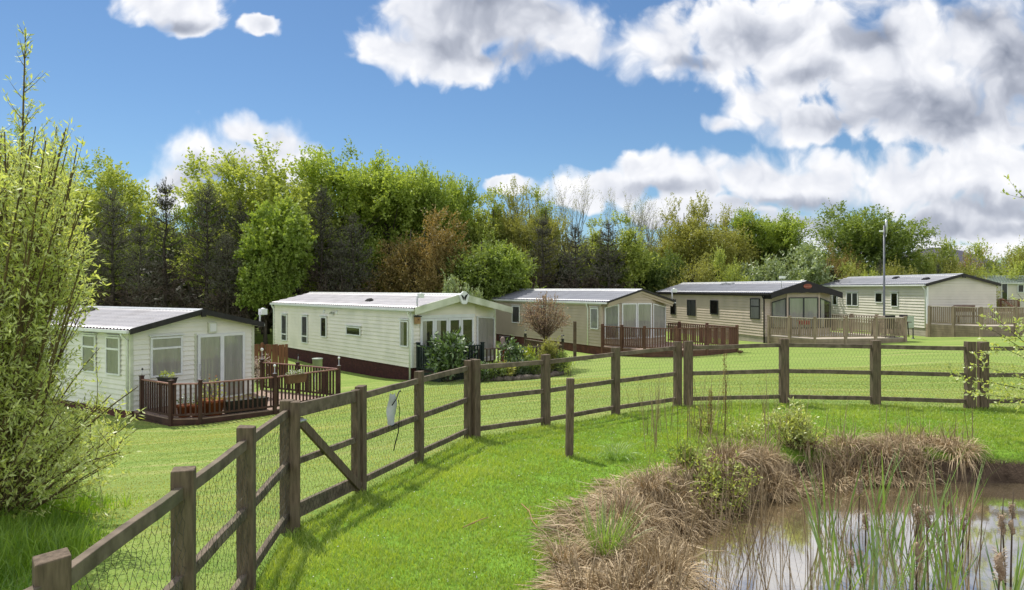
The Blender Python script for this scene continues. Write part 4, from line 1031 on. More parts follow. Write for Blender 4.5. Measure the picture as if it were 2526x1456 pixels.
# ------------------------------------------------------------------ decks, railings and what stands on them
def lv(p, z): return Vector((p[0], p[1], z))
def balustrade(root, pts, z, rail_h=.95, m='deck_brown', top_m=None, post_w=.09, post_h=1.05, spacing=.13, bal_w=.042, caps=True, posts=True, low=.10, closed=False, post_idx=None, bz=None, skip=()):
    """posts at the points, panels between; one balustrade panel per bay (balusters are its pattern)"""
    O = root.location
    P = [Vector((p[0], p[1], z)) - O for p in pts]
    if posts:
        for i, p in enumerate(P):
            if post_idx is not None and i not in post_idx: continue
            mb = MB(); zb = (bz - O.z - p.z) if bz is not None else -.12
            d = (P[min(i + 1, len(P) - 1)] - P[max(i - 1, 0)]); a = math.atan2(d.y, d.x)
            Mr = Matrix.Rotation(a, 3, 'Z')
            mb.box(p + Vector((0, 0, (post_h + zb) / 2)), (post_w, post_w, post_h - zb), Mr)
            po = mb.build('post', M[m], root, bevel=.006)
            if caps:
                mb = MB(); mb.box(p + Vector((0, 0, post_h + .016)), (post_w + .03, post_w + .03, .03), Mr); mb.build('post_cap', M[m], po, bevel=.006)
    for i, (a, b) in enumerate(zip(P, P[1:])):
        if i in skip: continue
        d = (b - a); L = d.length; d.normalize(); off = d * post_w * .5
        mb = MB(); mb.bar(a + off + Vector((0, 0, rail_h)), b - off + Vector((0, 0, rail_h)), .07, .04)
        mb.build('top_rail', M[top_m or m], root, bevel=.006)
        mb = MB(); mb.bar(a + off + Vector((0, 0, low)), b - off + Vector((0, 0, low)), .045, .055)
        n_ = max(2, int(round((L - post_w) / spacing)))
        for k in range(n_):
            q = a.lerp(b, (post_w / 2 + (L - post_w) * (k + .5) / n_) / L)
            mb.bar(q + Vector((0, 0, low)), q + Vector((0, 0, rail_h - .02)), bal_w, .035, up=(d.y, -d.x, 0))
        mb.build('balustrade_panel', M[m], root)
def deck_floor(root, pts, z, m, edge_m, edge_h=.2, board=.14, ang=0.0):
    O = root.location
    P = [Vector((p[0], p[1], z)) - O for p in pts]
    mb = MB(); mb.prism([p - Vector((0, 0, .03)) for p in P], (0, 0, .03)); mb.build('deck_boards', M[m], root)
    mb = MB()
    c = sum(P, Vector()) / len(P)
    n_ = len(P)
    for i in range(n_):
        a, b = P[i], P[(i + 1) % n_]; k = 0; zz = -.03
        while zz > -edge_h:
            h_ = min(.13, edge_h + zz); mb.bar(a + Vector((0, 0, zz - h_ / 2)), b + Vector((0, 0, zz - h_ / 2)), .03, h_ - .01); zz -= h_
            if h_ < .02: break
    mb.build('deck_edge', M[edge_m], root)
def solar_light(name, label, p, h=.2, globe=.042, kind='globe', group=None):
    t = thing(name, label, 'light', p, 0, group)
    if kind == 'globe':
        mb = MB(); mb.lathe((0, 0, 0), [(0, 0), (.05, 0), (.05, .015), (.012, .02), (.012, h)], 10); mb.build('stem', M['metal'], t)
        mb = MB(); g = globe; mb.lathe((0, 0, h + g * .9), [(0.0, -g), (g * .7, -g * .7), (g, 0), (g * .7, g * .7), (0, g)], 12); mb.build('globe', M['globe'], t)
    elif kind == 'stake':
        mb = MB(); mb.tube([(0, 0, 0), (.02, 0, h)], .009, 6); mb.build('stem', M['metal'], t)
        mb = MB(); mb.lathe((.02, 0, h), [(.0, 0), (.03, .01), (.025, .05), (0, .06)], 8); mb.build('lamp_head', M['plastic_dark'], t)
    else:
        mb = MB(); mb.lathe((0, 0, 0), [(0, 0), (.06, 0), (.06, .14), (.05, .15)], 10); mb.build('base', M['plastic_dark'], t)
        mb = MB(); mb.lathe((0, 0, .15), [(.05, 0), (.055, .10), (.05, .11)], 10); mb.build('lamp_glass', M['lamp_top'], t)
        mb = MB(); mb.lathe((0, 0, .26), [(.08, 0), (.07, .02), (0, .05)], 10); mb.build('lamp_cap', M['plastic_dark'], t)
    return t
def sprig(parent, name, m, c, rad, h, n_, L, W, up=.6, seed=0):
    """small plant: leaves scattered in a soft dome, as one foliage part"""
    r = np.random.default_rng(seed)
    a = r.uniform(0, 2 * np.pi, n_); q = np.sqrt(r.uniform(0, 1, n_)); z = r.uniform(0, 1, n_) * (1 - .55 * q ** 2)
    C = np.stack([c[0] + rad[0] * q * np.cos(a), c[1] + rad[1] * q * np.sin(a), c[2] + h * z], 1)
    D = np.stack([np.cos(a) * .8, np.sin(a) * .8, np.full(n_, up)], 1) + r.normal(0, .45, (n_, 3)); Nn = r.normal(0, .6, (n_, 3)) + np.array([0, 0, 1])
    return link_mesh(name, leaf_mesh(name, C, D, Nn, r.uniform(.6, 1.2, n_) * L, r.uniform(.7, 1.2, n_) * W, r.uniform(0, 1, n_)), M[m], parent)
def stems(parent, c, rad, h, n_, r0=.006, m='bark', seed=0, name='stems'):
    rr = random.Random(seed); mb = MB()
    for i in range(n_):
        a = rr.uniform(0, 6.28); q = rr.uniform(.3, 1)
        mb.tube([(c[0] + .1 * rad * math.cos(a), c[1] + .1 * rad * math.sin(a), c[2]), (c[0] + .5 * rad * q * math.cos(a), c[1] + .5 * rad * q * math.sin(a), c[2] + h * .5), (c[0] + rad * q * math.cos(a), c[1] + rad * q * math.sin(a), c[2] + h * rr.uniform(.8, 1))], [r0, r0 * .8, r0 * .4], 5)
    return mb.build(name, M[m], parent)

# ---- deck 1 (brown, in front of home 1)
ZD = -1.45
d1 = [(-10.86, 20.45), (-9.50, 19.42), (-8.72, 19.5), (-7.12, 20.92), (-5.72, 23.05), (-7.42, 24.15), (-9.0, 25.1)]
D1 = thing('timber_deck', 'dark brown railed deck with flower pots in front of the pale sage home', 'deck', (-8.7, 20.9, -1.7))
mid_ = lambda a, b, t: (a[0] + (b[0] - a[0]) * t, a[1] + (b[1] - a[1]) * t)
fr1 = (H1.o + H1.u * (H1.W - .1) - H1.v * .05); fl1 = H1.o + H1.u * .05 - H1.v * .05
deck_floor(D1, d1 + [(fr1.x, fr1.y), (fl1.x, fl1.y)], ZD, 'deck_pink', 'deck_brown', .24)
balustrade(D1, d1, ZD, .97, 'deck_brown', 'deck_top', .10, 1.05, .135, .045, bz=-1.75)
solar_light('solar_light', 'thin solar stake light on the first post of the brown potted deck', lv(d1[0], ZD + 1.08), .16, kind='stake')
solar_light('solar_light', 'white globe light on the deck post beside the hanging flower trough', lv(d1[3], ZD + 1.08), .2)
solar_light('solar_light', 'white globe light on the far corner post of the brown deck', lv(d1[4], ZD + 1.08), .22)
solar_light('solar_light', 'slanted solar stake light midway along the rear rail of the brown deck', lv(d1[5], ZD + 1.08), .22, kind='stake')
solar_light('solar_light', 'white topped light on the rear deck post by the sage home', lv(d1[6], ZD + 1.08), .30, .06)
def trough(name, label, p, rz, L, w, h, m, plants, group=None, taper=.85):
    t = thing(name, label, 'planter', p, rz, group)
    mb = MB(); a, b = L / 2, w / 2
    vs = [(-a * taper, -b * taper, 0), (a * taper, -b * taper, 0), (a * taper, b * taper, 0), (-a * taper, b * taper, 0), (-a, -b, h), (a, -b, h), (a, b, h), (-a, b, h),
          (-a - .015, -b - .015, h), (a + .015, -b - .015, h), (a + .015, b + .015, h), (-a - .015, b + .015, h), (-a - .015, -b - .015, h + .025), (a + .015, -b - .015, h + .025), (a + .015, b + .015, h + .025), (-a - .015, b + .015, h + .025)]
    fs = [(3, 2, 1, 0)] + [(i, (i + 1) % 4, 4 + (i + 1) % 4, 4 + i) for i in range(4)] + [(4 + i, 4 + (i + 1) % 4, 8 + (i + 1) % 4, 8 + i) for i in range(4)] + [(8 + i, 8 + (i + 1) % 4, 12 + (i + 1) % 4, 12 + i) for i in range(4)] + [(12, 13, 14, 15)]
    mb.add(vs, fs); mb.build('trough', M[m], t)
    for k, (nm, mm, hh_, n_, L_, W_) in enumerate(plants):
        sprig(t, nm, mm, (0, 0, h), (L * .46, w * .5), hh_, n_, L_, W_, seed=int(p[0] * 100) % 97 + k)
    return t
e34 = Vector((d1[4][0] - d1[3][0], d1[4][1] - d1[3][1], 0)); a34 = math.atan2(e34.y, e34.x)
pw = mid_(d1[3], d1[4], .27)
trough('window_box', 'brown trough of white flowers hung on the deck rail', Vector((pw[0] + .10 * math.sin(a34), pw[1] - .10 * math.cos(a34), ZD + .73)), a34, .74, .22, .24, 'plastic_brown', [('foliage', 'leaf_mid', .16, 260, .06, .02), ('flowers', 'flower_white', .2, 120, .045, .035)])
pw = mid_(d1[0], d1[1], .62); a01 = math.atan2(d1[1][1] - d1[0][1], d1[1][0] - d1[0][0])
trough('window_box', 'black trough of yellowish plants behind the left corner rail of the brown deck', Vector((pw[0] + .08, pw[1] + .28, ZD + .88)), a01 + .3, .56, .2, .17, 'plastic_dark', [('foliage', 'leaf_lime', .22, 160, .07, .025), ('flowers', 'flower_yellow', .24, 30, .04, .03)])
# the bracket shelf that carries it
mb = MB(); sp0 = Vector((pw[0] + .08, pw[1] + .28, 0)); mb.box((sp0.x, sp0.y, ZD + .86), (.5, .2, .03), Matrix.Rotation(a01 + .3, 3, 'Z'))
for k in (-.2, .2): mb.tube([(sp0.x + k, sp0.y, ZD), (sp0.x + k, sp0.y, ZD + .85)], .02, 6)
sh_ = mb.build('plant_stand', M['plastic_dark']); tag(sh_, 'slim dark stand under the black trough on the brown deck', 'plant stand')
def round_pot(label, p, r, h, m, plants, seed=0):
    t = thing('flower_pot', label, 'flower pot', p)
    mb = MB(); mb.lathe((0, 0, 0), [(0, 0), (r * .74, 0), (r * .93, h * .8), (r, h * .8), (r * 1.04, h * .84), (r * 1.04, h), (r * .92, h), (r * .9, h * .9), (0, h * .9)], 22); mb.build('pot', M[m], t)
    for k, (nm, mm, rad, hh_, n_, L_, W_) in enumerate(plants): sprig(t, nm, mm, (0, 0, h * .9), (rad, rad), hh_, n_, L_, W_, seed=seed + k)
    if plants: stems(t, (0, 0, h * .85), plants[0][2] * .6, plants[0][3] * .8, 7, seed=seed)
    return t
def on_deck(px, t, back=.34):
    q = on_level(px, 1030, ZD); return q
pots = [(441, .20, .34, 'terracotta', 'orange rimmed terracotta pot with leafy shoots nearest the deck corner post', [('foliage', 'leaf_dark', .18, .35, 90, .07, .03)]),
        (473, .19, .34, 'terracotta', 'terracotta pot with a sparse green plant just left of the second deck post', [('foliage', 'leaf_mid', .16, .42, 80, .06, .025), ('flowers', 'flower_white', .12, .25, 10, .05, .04)])]
b1, c1, dd1 = Vector((*d1[1], 0)), Vector((*d1[2], 0)), Vector((*d1[3], 0))
pos = [b1.lerp(c1, .26) + Vector((.0, .32, 0)), b1.lerp(c1, .72) + Vector((0, .34, 0))]
for i, (px, r, h_, m_, lab, pl) in enumerate(pots): round_pot(lab, Vector((pos[i].x, pos[i].y, ZD)), r, h_, m_, pl, 20 + i)
nrm_ = Vector((-(dd1 - c1).y, (dd1 - c1).x, 0)).normalized()
q = c1.lerp(dd1, .22) + nrm_ * .38; round_pot('big orange tub with a shrub of orange and green leaves on the brown deck', Vector((q.x, q.y, ZD)), .33, .44, 'terracotta', [('foliage', 'leaf_lime', .32, .75, 150, .09, .05), ('flowers', 'flower_orange', .32, .82, 60, .08, .04)], 31)
acd = math.atan2((dd1 - c1).y, (dd1 - c1).x)
for i, (t, lab) in enumerate(((.46, 'grey trough planter standing against the orange tub on the brown deck'), (.66, 'middle grey trough planter along the front rail of the brown deck'), (.84, 'grey trough planter nearest the globe light post on the brown deck'))):
    q = c1.lerp(dd1, t) + nrm_ * .30
    trough('planter', lab, Vector((q.x, q.y, ZD)), acd, .42, .30, .34, 'plastic_dark', [('foliage', 'leaf_olive', .2 + .05 * i, 60, .06, .02)])

# bits behind deck 1: a wooden fence panel and blossom shrub
p0 = at(655, 905, 29); zt = EYE - (857 - HY) / F * 29
FPn = thing('fence_panel', 'orange brown slatted garden fence panel between the first two homes', 'fence', (p0.x, p0.y, hz(p0.x, p0.y)))
mb = MB()
for k in range(12): mb.box((-.62 + k * .135, .02 * (k % 2), .64), (.12, .02, 1.3 + .02 * (k % 3)))
mb.build('slats', M['panel_wood'], FPn); mb = MB(); mb.box((0, .05, .3), (1.7, .04, .08)); mb.box((0, .05, 1.05), (1.7, .04, .08)); mb.build('cross_bars', M['panel_wood'], FPn)
mb = MB(); mb.box((-.12, -.06, .62), (.09, .09, 1.5)); mb.build('post', M['panel_wood'], FPn)
# wooden round stake with a cap in front of home 2
p0 = at(783, 890, 25.3); g = hz(p0.x, p0.y); top = EYE - (884 - HY) / F * 25.3
t = thing('meter_post', 'short grey green drum on two legs by the maroon base of the long cream home', 'utility post', (p0.x, p0.y, g))
mb = MB(); mb.lathe((0, 0, top - g - .52), [(0, 0), (.17, 0), (.175, .48), (.19, .48), (.19, .52), (0, .53)], 18); mb.build('drum', M['box_green'], t)
for k in (-.1, .1):
    mb = MB(); mb.tube([(k, 0, -.1), (k, 0, top - g - .5)], .022, 6); mb.build('leg', M['metal'], t)

# ---- home 2: veranda rail, garden rail, bird box
o2 = H2.o; zf2 = o2.z + .38
V2 = thing('timber_deck', 'low deck with dark green railings at the patio doors of the cream home', 'deck', tuple(o2 - H2.v * .8 + H2.u * 1.8))
pl = [o2 - H2.v * .1 + H2.u * .2, o2 - H2.v * 1.5 + H2.u * .2, o2 - H2.v * 1.5 + H2.u * 2.1, o2 - H2.v * 1.5 + H2.u * 4.6, o2 + H2.v * .6 + H2.u * 4.6]
deck_floor(V2, [(p.x, p.y) for p in pl], zf2, 'garden_wood', 'green_wood', .4)
balustrade(V2, [(p.x, p.y) for p in pl[:3]], zf2, .92, 'green_wood', None, .10, 1.0, .12, .05, bz=o2.z)
g0 = at(1165, 862, 26.2); g1 = at(1290, 856, 27.2); g2 = at(1388, 849, 28.2); g3 = at(1296, 839, 31.5); zg = -.99
GR_ = thing('garden_railing', 'weathered brown garden railing around the flower bed beside the cream home', 'railing', (g1.x, g1.y, zg))
balustrade(GR_, [(g0.x, g0.y), (g1.x, g1.y), (g2.x, g2.y), (g3.x, g3.y)], zg, .88, 'garden_wood', 'rail', .09, .98, .16, .05, bz=zg - .2)
solar_light('post_lamp', 'black lantern light with pale glass on the garden railing corner by the round tree', (g2.x, g2.y, zg + 1.0), kind='lantern')
solar_light('post_lamp', 'black lantern light on the rear garden railing post in front of the tan home', (g3.x, g3.y, zg + 1.0), kind='lantern')
b = H2.loc(1027, 790, (0, -.05), (1, -.05)); p0 = o2 + H2.u * b[0] - H2.v * .13
t = thing('bird_box', 'small new pine bird box fixed beside the patio doors of the cream home', 'bird box', (p0.x, p0.y, o2.z + b[1] - .13), R(39.5))
mb = MB(); mb.prism([(-.09, -.08, 0), (.09, -.08, 0), (.09, -.08, .24), (-.09, -.08, .24)], (0, .16, 0)); mb.build('box', M['pinewood'], t)
mb = MB(); mb.prism([(-.12, -.11, .25), (.12, -.11, .25), (.12, -.11, .28), (-.12, -.11, .28)], (0, .2, .02)); mb.build('roof', M['plastic_dark'], t)
mb = MB(); mb.tube([(0, -.083, .15), (0, -.079, .15)], .022, 10); mb.build('entrance_hole', M['strap'], t)
# dark chair and red pots on the garden deck
p0 = at(1252, 850, 29.5); t = thing('patio_chair', 'dark garden chair standing by the corner of the cream home', 'chair', (p0.x, p0.y, -.98), R(150))
mb = MB(); mb.box((0, .22, .80), (.50, .05, .72), Matrix.Rotation(R(-8), 3, 'X')); mb.build('backrest', M['plastic_dark'], t)
mb = MB(); mb.box((0, 0, .44), (.5, .48, .05)); mb.build('seat', M['plastic_dark'], t)
for a in (-.22, .22):
    for b in (-.2, .2): mb = MB(); mb.tube([(a, b, 0), (a * .95, b * .95, .43)], .02, 6); mb.build('leg', M['plastic_dark'], t)
    mb = MB(); mb.bar((a, -.2, .64), (a, .22, .66), .05, .03); mb.build('armrest', M['plastic_dark'], t)
p0 = at(1240, 856, 28.3); t = thing('stone_ornament', 'small rounded garden ornament on a red stand behind the garden railing', 'ornament', (p0.x, p0.y, -.98))
mb = MB(); mb.lathe((0, 0, 0), [(0, 0), (.2, 0), (.2, .05), (.07, .1), (.07, .62), (.2, .68), (.2, .74), (0, .75)], 14); mb.build('stand', M['red'], t)
mb = MB(); mb.lathe((0, 0, .75), [(0, 0), (.14, .03), (.17, .14), (.12, .22), (.09, .26), (.1, .36), (.06, .44), (0, .46)], 14); mb.build('figure', M['rosy_stone'], t)
# tall bare stake in the garden
p0 = at(1418, 870, 31.0); mb = MB(); gz = hz(p0.x, p0.y); zt = EYE - (793 - HY) / F * 31
mb.box((0, 0, (zt - gz) / 2 - .1), (.14, .14, zt - gz + .2)); o = mb.build('garden_post', M['garden_wood'], None, bevel=.008); o.location = (p0.x, p0.y, gz); tag(o, 'tall brown wooden post standing before the tan home beside the round tree', 'post')

# ---- deck 3 (red brown, at home 3)
z3 = -.58
d3 = [tuple(at(1486, 800, 33.2).xy), tuple(at(1534, 800, 32.3).xy), tuple(at(1590, 800, 31.3).xy), tuple(at(1668, 800, 31.2).xy), tuple(at(1744, 800, 31.6).xy), tuple(at(1818, 800, 32.2).xy)]
d3b = [d3[5], tuple(at(1744, 800, 34.2).xy), tuple(at(1676, 800, 35.6).xy), tuple(at(1645, 800, 36.2).xy)]
D3 = thing('timber_deck', 'red brown railed deck in front of the tan home with the bow window', 'deck', (d3[2][0], d3[2][1] + 1, -.95))
deck_floor(D3, d3 + d3b[1:], z3, 'deck_pink', 'deck_red', .34)
balustrade(D3, d3, z3, .97, 'deck_red', None, .11, 1.08, .115, .05, bz=-.95, caps=False)
balustrade(D3, d3b, z3, .97, 'deck_red', None, .11, 1.08, .115, .05, bz=-.95, caps=False, post_idx=(1, 2))

# ---- deck 4 (pale, at home 4)
z4 = -.22
d4 = [tuple(at(1897, 800, 35.6).xy), tuple(at(1948, 800, 34.4).xy), tuple(at(2010, 800, 33.2).xy), tuple(at(2086, 800, 33.4).xy), tuple(at(2160, 800, 33.7).xy), tuple(at(2233, 800, 34.1).xy)]
d4b = [d4[5], tuple(at(2163, 800, 36.6).xy), tuple(at(2101, 800, 37.6).xy), tuple(at(2049, 800, 38.6).xy)]
D4 = thing('timber_deck', 'pale timber deck with railings around a table in front of the stone coloured home', 'deck', (d4[2][0] + 1, d4[2][1] + 1.2, -.6))
deck_floor(D4, d4 + d4b[1:], z4, 'deck_palefloor', 'deck_pale', .36)
balustrade(D4, d4, z4, .97, 'deck_pale', 'deck_palefloor', .12, 1.02, .125, .055, bz=-.62)
balustrade(D4, d4b, z4, .97, 'deck_pale', 'deck_palefloor', .12, 1.02, .125, .055, bz=-.62, post_idx=(1, 2))
p0 = at(2196, 800, 35.0); t = thing('patio_table', 'slim dark patio table standing on the pale deck', 'table', (p0.x, p0.y, z4))
mb = MB(); mb.box((0, 0, .73), (1.7, .85, .035)); mb.build('tabletop', M['garden_wood'], t, bevel=.01)
for a in (-.75, .75):
    for b in (-.33, .33): mb = MB(); mb.tube([(a, b, 0), (a * .93, b * .93, .72)], .025, 6); mb.build('leg', M['plastic_dark'], t)
def patio_chair(label, p, rz):
    t = thing('patio_chair', label, 'chair', p, rz)
    mb = MB(); mb.box((0, .24, .76), (.46, .035, .68), Matrix.Rotation(R(-10), 3, 'X')); mb.build('backrest', M['plastic_dark'], t)
    mb = MB(); mb.box((0, 0, .44), (.48, .46, .035)); mb.build('seat', M['plastic_dark'], t)
    for a in (-.21, .21):
        mb = MB(); mb.tube([(a, -.24, 0), (a, -.2, .62), (a, .2, .64)], .018, 6); mb.build('leg', M['plastic_dark'], t)
        mb = MB(); mb.tube([(a, .3, 0), (a, .2, .44), (a, .30, 1.0)], .018, 6); mb.build('leg', M['plastic_dark'], t)
p0 = at(2218, 800, 34.75); patio_chair('black patio chair at the right end of the deck table', (p0.x, p0.y, z4), R(-70))
p0 = at(2190, 800, 34.3); patio_chair('black patio chair tucked in on the near side of the deck table', (p0.x, p0.y, z4), R(172))
p0 = at(1983, 800, 34.6); trough('planter', 'red trough planter on the pale deck below the bow window', Vector((p0.x, p0.y, z4 + .62)), R(4), .55, .18, .16, 'red', [('foliage', 'leaf_olive', .08, 40, .05, .02)])
mb = MB()
for a in (-.24, .24):
    for b in (-.07, .07): mb.tube([(p0.x + a, p0.y + b, z4), (p0.x + a, p0.y + b, z4 + .6)], .015, 6)
mb.box((p0.x, p0.y, z4 + .605), (.58, .2, .02)); tag(mb.build('plant_stand', M['deck_pale']), 'pale wooden stand carrying the red trough on the pale deck', 'plant stand')

# ---- deck 5 (plank sided, at home 5)
z5 = .20
d5 = [tuple(at(2293, 800, 39.2).xy), tuple(at(2352, 800, 38.0).xy), tuple(at(2420, 800, 36.8).xy), tuple(at(2505, 800, 36.9).xy), tuple(at(2600, 800, 37.2).xy), tuple(at(2700, 800, 37.6).xy)]
D5 = thing('timber_deck', 'raised weathered deck with plank sides in front of the ivory home', 'deck', (d5[2][0] + 1, d5[2][1] + 1.2, -.4))
deck_floor(D5, d5 + [(d5[5][0], 39.5), (d5[0][0], 39.55)], z5, 'deck_palefloor', 'deck_pale', .85)
balustrade(D5, d5, z5, .98, 'deck_pale', 'deck_palefloor', .13, 1.02, .105, .055, bz=-.62, caps=False)
p0 = at(2385, 800, 38.9); t = thing('garden_bench', 'red brown bench back showing above the rail against the blank gable', 'bench', (p0.x, p0.y, z5))
mb = MB(); mb.box((0, .2, .86), (1.2, .04, .36), Matrix.Rotation(R(-8), 3, 'X')); mb.build('backrest', M['deck_red'], t); mb = MB(); mb.box((0, 0, .44), (1.2, .45, .05)); mb.build('seat', M['deck_red'], t)
for a in (-.54, .54):
    mb = MB(); mb.box((a, -.18, .21), (.06, .06, .42)); mb.build('leg', M['deck_red'], t); mb = MB(); mb.bar((a, .2, 0), (a, .24, 1.0), .06, .06, up=(1, 0, 0)); mb.build('leg', M['deck_red'], t)
# cabinet on a post between decks 4 and 5
p0 = at(2245, 800, 37.2); gz = hz(p0.x, p0.y); t = thing('utility_cabinet', 'pale green utility cabinet on a slim post between the two pale decks', 'cabinet', (p0.x, p0.y, gz))
zb = EYE - (809 - HY) / F * 37.2 - gz; ztp = EYE - (781 - HY) / F * 37.2 - gz
mb = MB(); mb.box((-.03, 0, (zb + ztp) / 2), (.36, .22, ztp - zb)); mb.box((-.03, 0, ztp + .01), (.4, .26, .03)); mb.build('box', M['box_green'], t, bevel=.01)
mb = MB(); mb.tube([(.16, 0, -.1), (.16, 0, zb + .1)], .03, 8); mb.lathe((.16, 0, 0), [(.1, 0), (.05, .06), (.03, .1)], 8); mb.build('post', M['grey_frame'], t)
# lamp post
p0 = at(2181, 800, 39.0); gz = hz(p0.x, p0.y); zt = EYE - (552 - HY) / F * 39 - gz
t = thing('lamp_post', 'tall slim galvanised lamp post rising between the pale decks', 'lamp post', (p0.x, p0.y, gz))
mb = MB(); mb.tube([(0, 0, -.2), (0, 0, 1.2), (0, 0, 1.25), (0, 0, zt - .1)], [.075, .07, .058, .05], 10); mb.build('pole', M['pole'], t)
mb = MB(); mb.tube([(0, 0, zt - .75), (.12, 0, zt - .7), (.12, 0, zt + .2)], .02, 6); mb.tube([(.12, 0, zt - .55), (.12, 0, zt + .22)], .06, 10); mb.build('lamp_head', M['metal'], t)
mb = MB(); mb.tube([(0, 0, zt - .45), (-.14, -.05, zt - .42)], .03, 6); mb.box((-.2, -.06, zt - .42), (.16, .1, .09)); mb.build('sensor', M['white'], t)
# steps and red handrail at home 6
p0 = at(2468, 752, 50.5); p1 = at(2513, 752, 48.5); zs = hz(p0.x, p0.y)
RD = thing('entrance_steps', 'red brown timber landing with sloping handrail at the distant cream home door', 'steps', (p0.x, p0.y, zs))
q2 = (p0.x - 1.0, p0.y + 1.2)
balustrade(RD, [(p0.x - 1.1, p0.y + .6), (p0.x, p0.y), (p1.x, p1.y)], zs + .75, .9, 'deck_red', None, .1, .98, .16, .05, bz=zs - .2, caps=False)
mb = MB(); mb.bar(Vector((p0.x + .1, p0.y - .05, zs + 1.7)) - RD.location, Vector((p1.x - .2, p1.y - .05, zs + 1.0)) - RD.location, .07, .09); mb.build('handrail', M['deck_red'], RD)
mb = MB(); mb.prism([Vector((p0.x - 1.1, p0.y + .6, zs + .7)) - RD.location, Vector((p0.x, p0.y, zs + .7)) - RD.location, Vector((p1.x, p1.y, zs + .7)) - RD.location, Vector((p1.x - .4, p1.y + 1, zs + .7)) - RD.location], (0, 0, .05)); mb.build('landing', M['deck_palefloor'], RD)
# small brown duck on the lawn
p0 = on_level(1825, 868, -.62); p0.z = hz(p0.x, p0.y)
t = thing('duck', 'small brown duck standing on the lawn just right of the red brown deck', 'duck', p0, R(200))
mb = MB()
prof = [(-.17, .02, .15), (-.12, .05, .145), (-.04, .075, .14), (.05, .07, .15), (.10, .045, .18), (.115, .032, .22), (.12, .03, .25), (.13, .035, .28), (.15, .03, .295), (.175, .012, .29)]
mb.tube([(x, 0, z) for x, r_, z in prof], [r_ for x, r_, z in prof], 10); mb.build('body', M['brown_bird'], t)
mb = MB(); mb.prism([(.165, -.014, .285), (.165, .014, .285), (.22, .012, .275), (.22, -.012, .275)], (0, 0, .012)); mb.build('beak', M['beak'], t)
for s_ in (-1, 1):
    mb = MB(); mb.tube([(.0, .03 * s_, .09), (.01, .03 * s_, 0), (.05, .035 * s_, .004)], .007, 5); mb.build('leg', M['beak'], t)
# ------------------------------------------------------------------ trees
TREE = {}
def crown_sprays(seed, H, Rw, zc, rzc, nclump, twigs=15, per=13, leaf=(.17, .10), up=.35, twl=(.5, 1.1), bias=.45, lobes=5, droop=0.0):
    """leaf sprays on the twig ends of an uneven crown made of several lobes; returns leaf mesh and clump centres"""
    r = np.random.default_rng(seed)
    # lobes: sub-crowns that make the outline uneven
    lob = []
    for i in range(lobes):
        a = r.uniform(0, 2 * np.pi); q = r.uniform(.25, .66) * Rw
        lob.append((q * np.cos(a), q * np.sin(a), zc + rzc * r.uniform(-.6, .48), r.uniform(.40, .58) * Rw, r.uniform(.36, .55) * rzc))
    lob.append((0, 0, zc, .66 * Rw, .86 * rzc))
    lob = np.array(lob)
    pick = r.integers(0, len(lob), nclump); Lb = lob[pick]
    d = nrm(r.normal(0, 1, (nclump, 3))); rad = r.uniform(0, 1, nclump) ** bias
    Cc = Lb[:, :3] + d * np.stack([Lb[:, 3], Lb[:, 3], Lb[:, 4]], 1) * rad[:, None]
    out = Cc - np.array([0, 0, zc - .35 * rzc]); out[:, 2] *= .8; out = nrm(out)
    T = nclump * twigs
    base = np.repeat(Cc, twigs, 0) + r.normal(0, .22, (T, 3)); td = nrm(np.repeat(out, twigs, 0) * .9 + r.normal(0, .6, (T, 3)) + np.array([0, 0, up]))
    tl = r.uniform(*twl, T)
    n_ = T * per; t = np.tile(np.linspace(.08, 1, per), T) + r.normal(0, .03, n_)
    pos = np.repeat(base, per, 0) + np.repeat(td * tl[:, None], per, 0) * t[:, None]
    pos[:, 2] -= droop * t ** 2 * np.repeat(tl, per)
    D = nrm(np.repeat(td, per, 0) * .6 + r.normal(0, .75, (n_, 3))); Nn = r.normal(0, .55, (n_, 3)) + np.array([0, 0, .9])
    ct = np.repeat(r.uniform(0.1, .9, nclump), twigs * per)
    tint_ = np.clip(.5 * ct + .5 * r.uniform(0, 1, n_), 0, 1)
    sz = r.uniform(.65, 1.25, n_)
    me = leaf_mesh('crown', pos, D, Nn, leaf[0] * sz, leaf[1] * sz, tint_)
    return me, Cc
def limbs_mesh(seed, H, Cc, trunk_r, split=.28, n_limb=26, wob=.15, multi=1):
    rr = random.Random(seed); mb = MB()
    top = H * .82
    for s_ in range(multi):
        ox, oy = (0, 0) if multi == 1 else (rr.uniform(-.5, .5), rr.uniform(-.4, .4))
        pts = [(ox * .4, oy * .4, -.4)] + [(ox * (.4 + 1.2 * k / 6) + rr.uniform(-wob, wob) * k / 6, oy * (.4 + 1.2 * k / 6) + rr.uniform(-wob, wob) * k / 6, top * k / 6) for k in range(1, 7)]
        mb.tube(pts, [trunk_r * (1.25 if i == 0 else 1 - .8 * i / 6) / multi ** .4 for i in range(7)], 8)
    idx_ = rr.sample(range(len(Cc)), min(n_limb, len(Cc)))
    for i in idx_:
        c = Vector(Cc[i]); z0 = max(H * split, min(c.z - .18 * H, H * .6)) * rr.uniform(.75, 1)
        p0 = Vector((0, 0, z0)); mid = p0.lerp(c, .5) + Vector((rr.uniform(-.3, .3), rr.uniform(-.3, .3), rr.uniform(.0, .4)))
        mb.tube([p0, p0.lerp(mid, .5) + Vector((0, 0, .05)), mid, c], [trunk_r * .34, trunk_r * .27, trunk_r * .2, trunk_r * .06], 5)
    me = bpy.data.meshes.new('trunk'); me.from_pydata(mb.v, [], mb.f); me.polygons.foreach_set('use_smooth', mb.sm); me.update(); return me
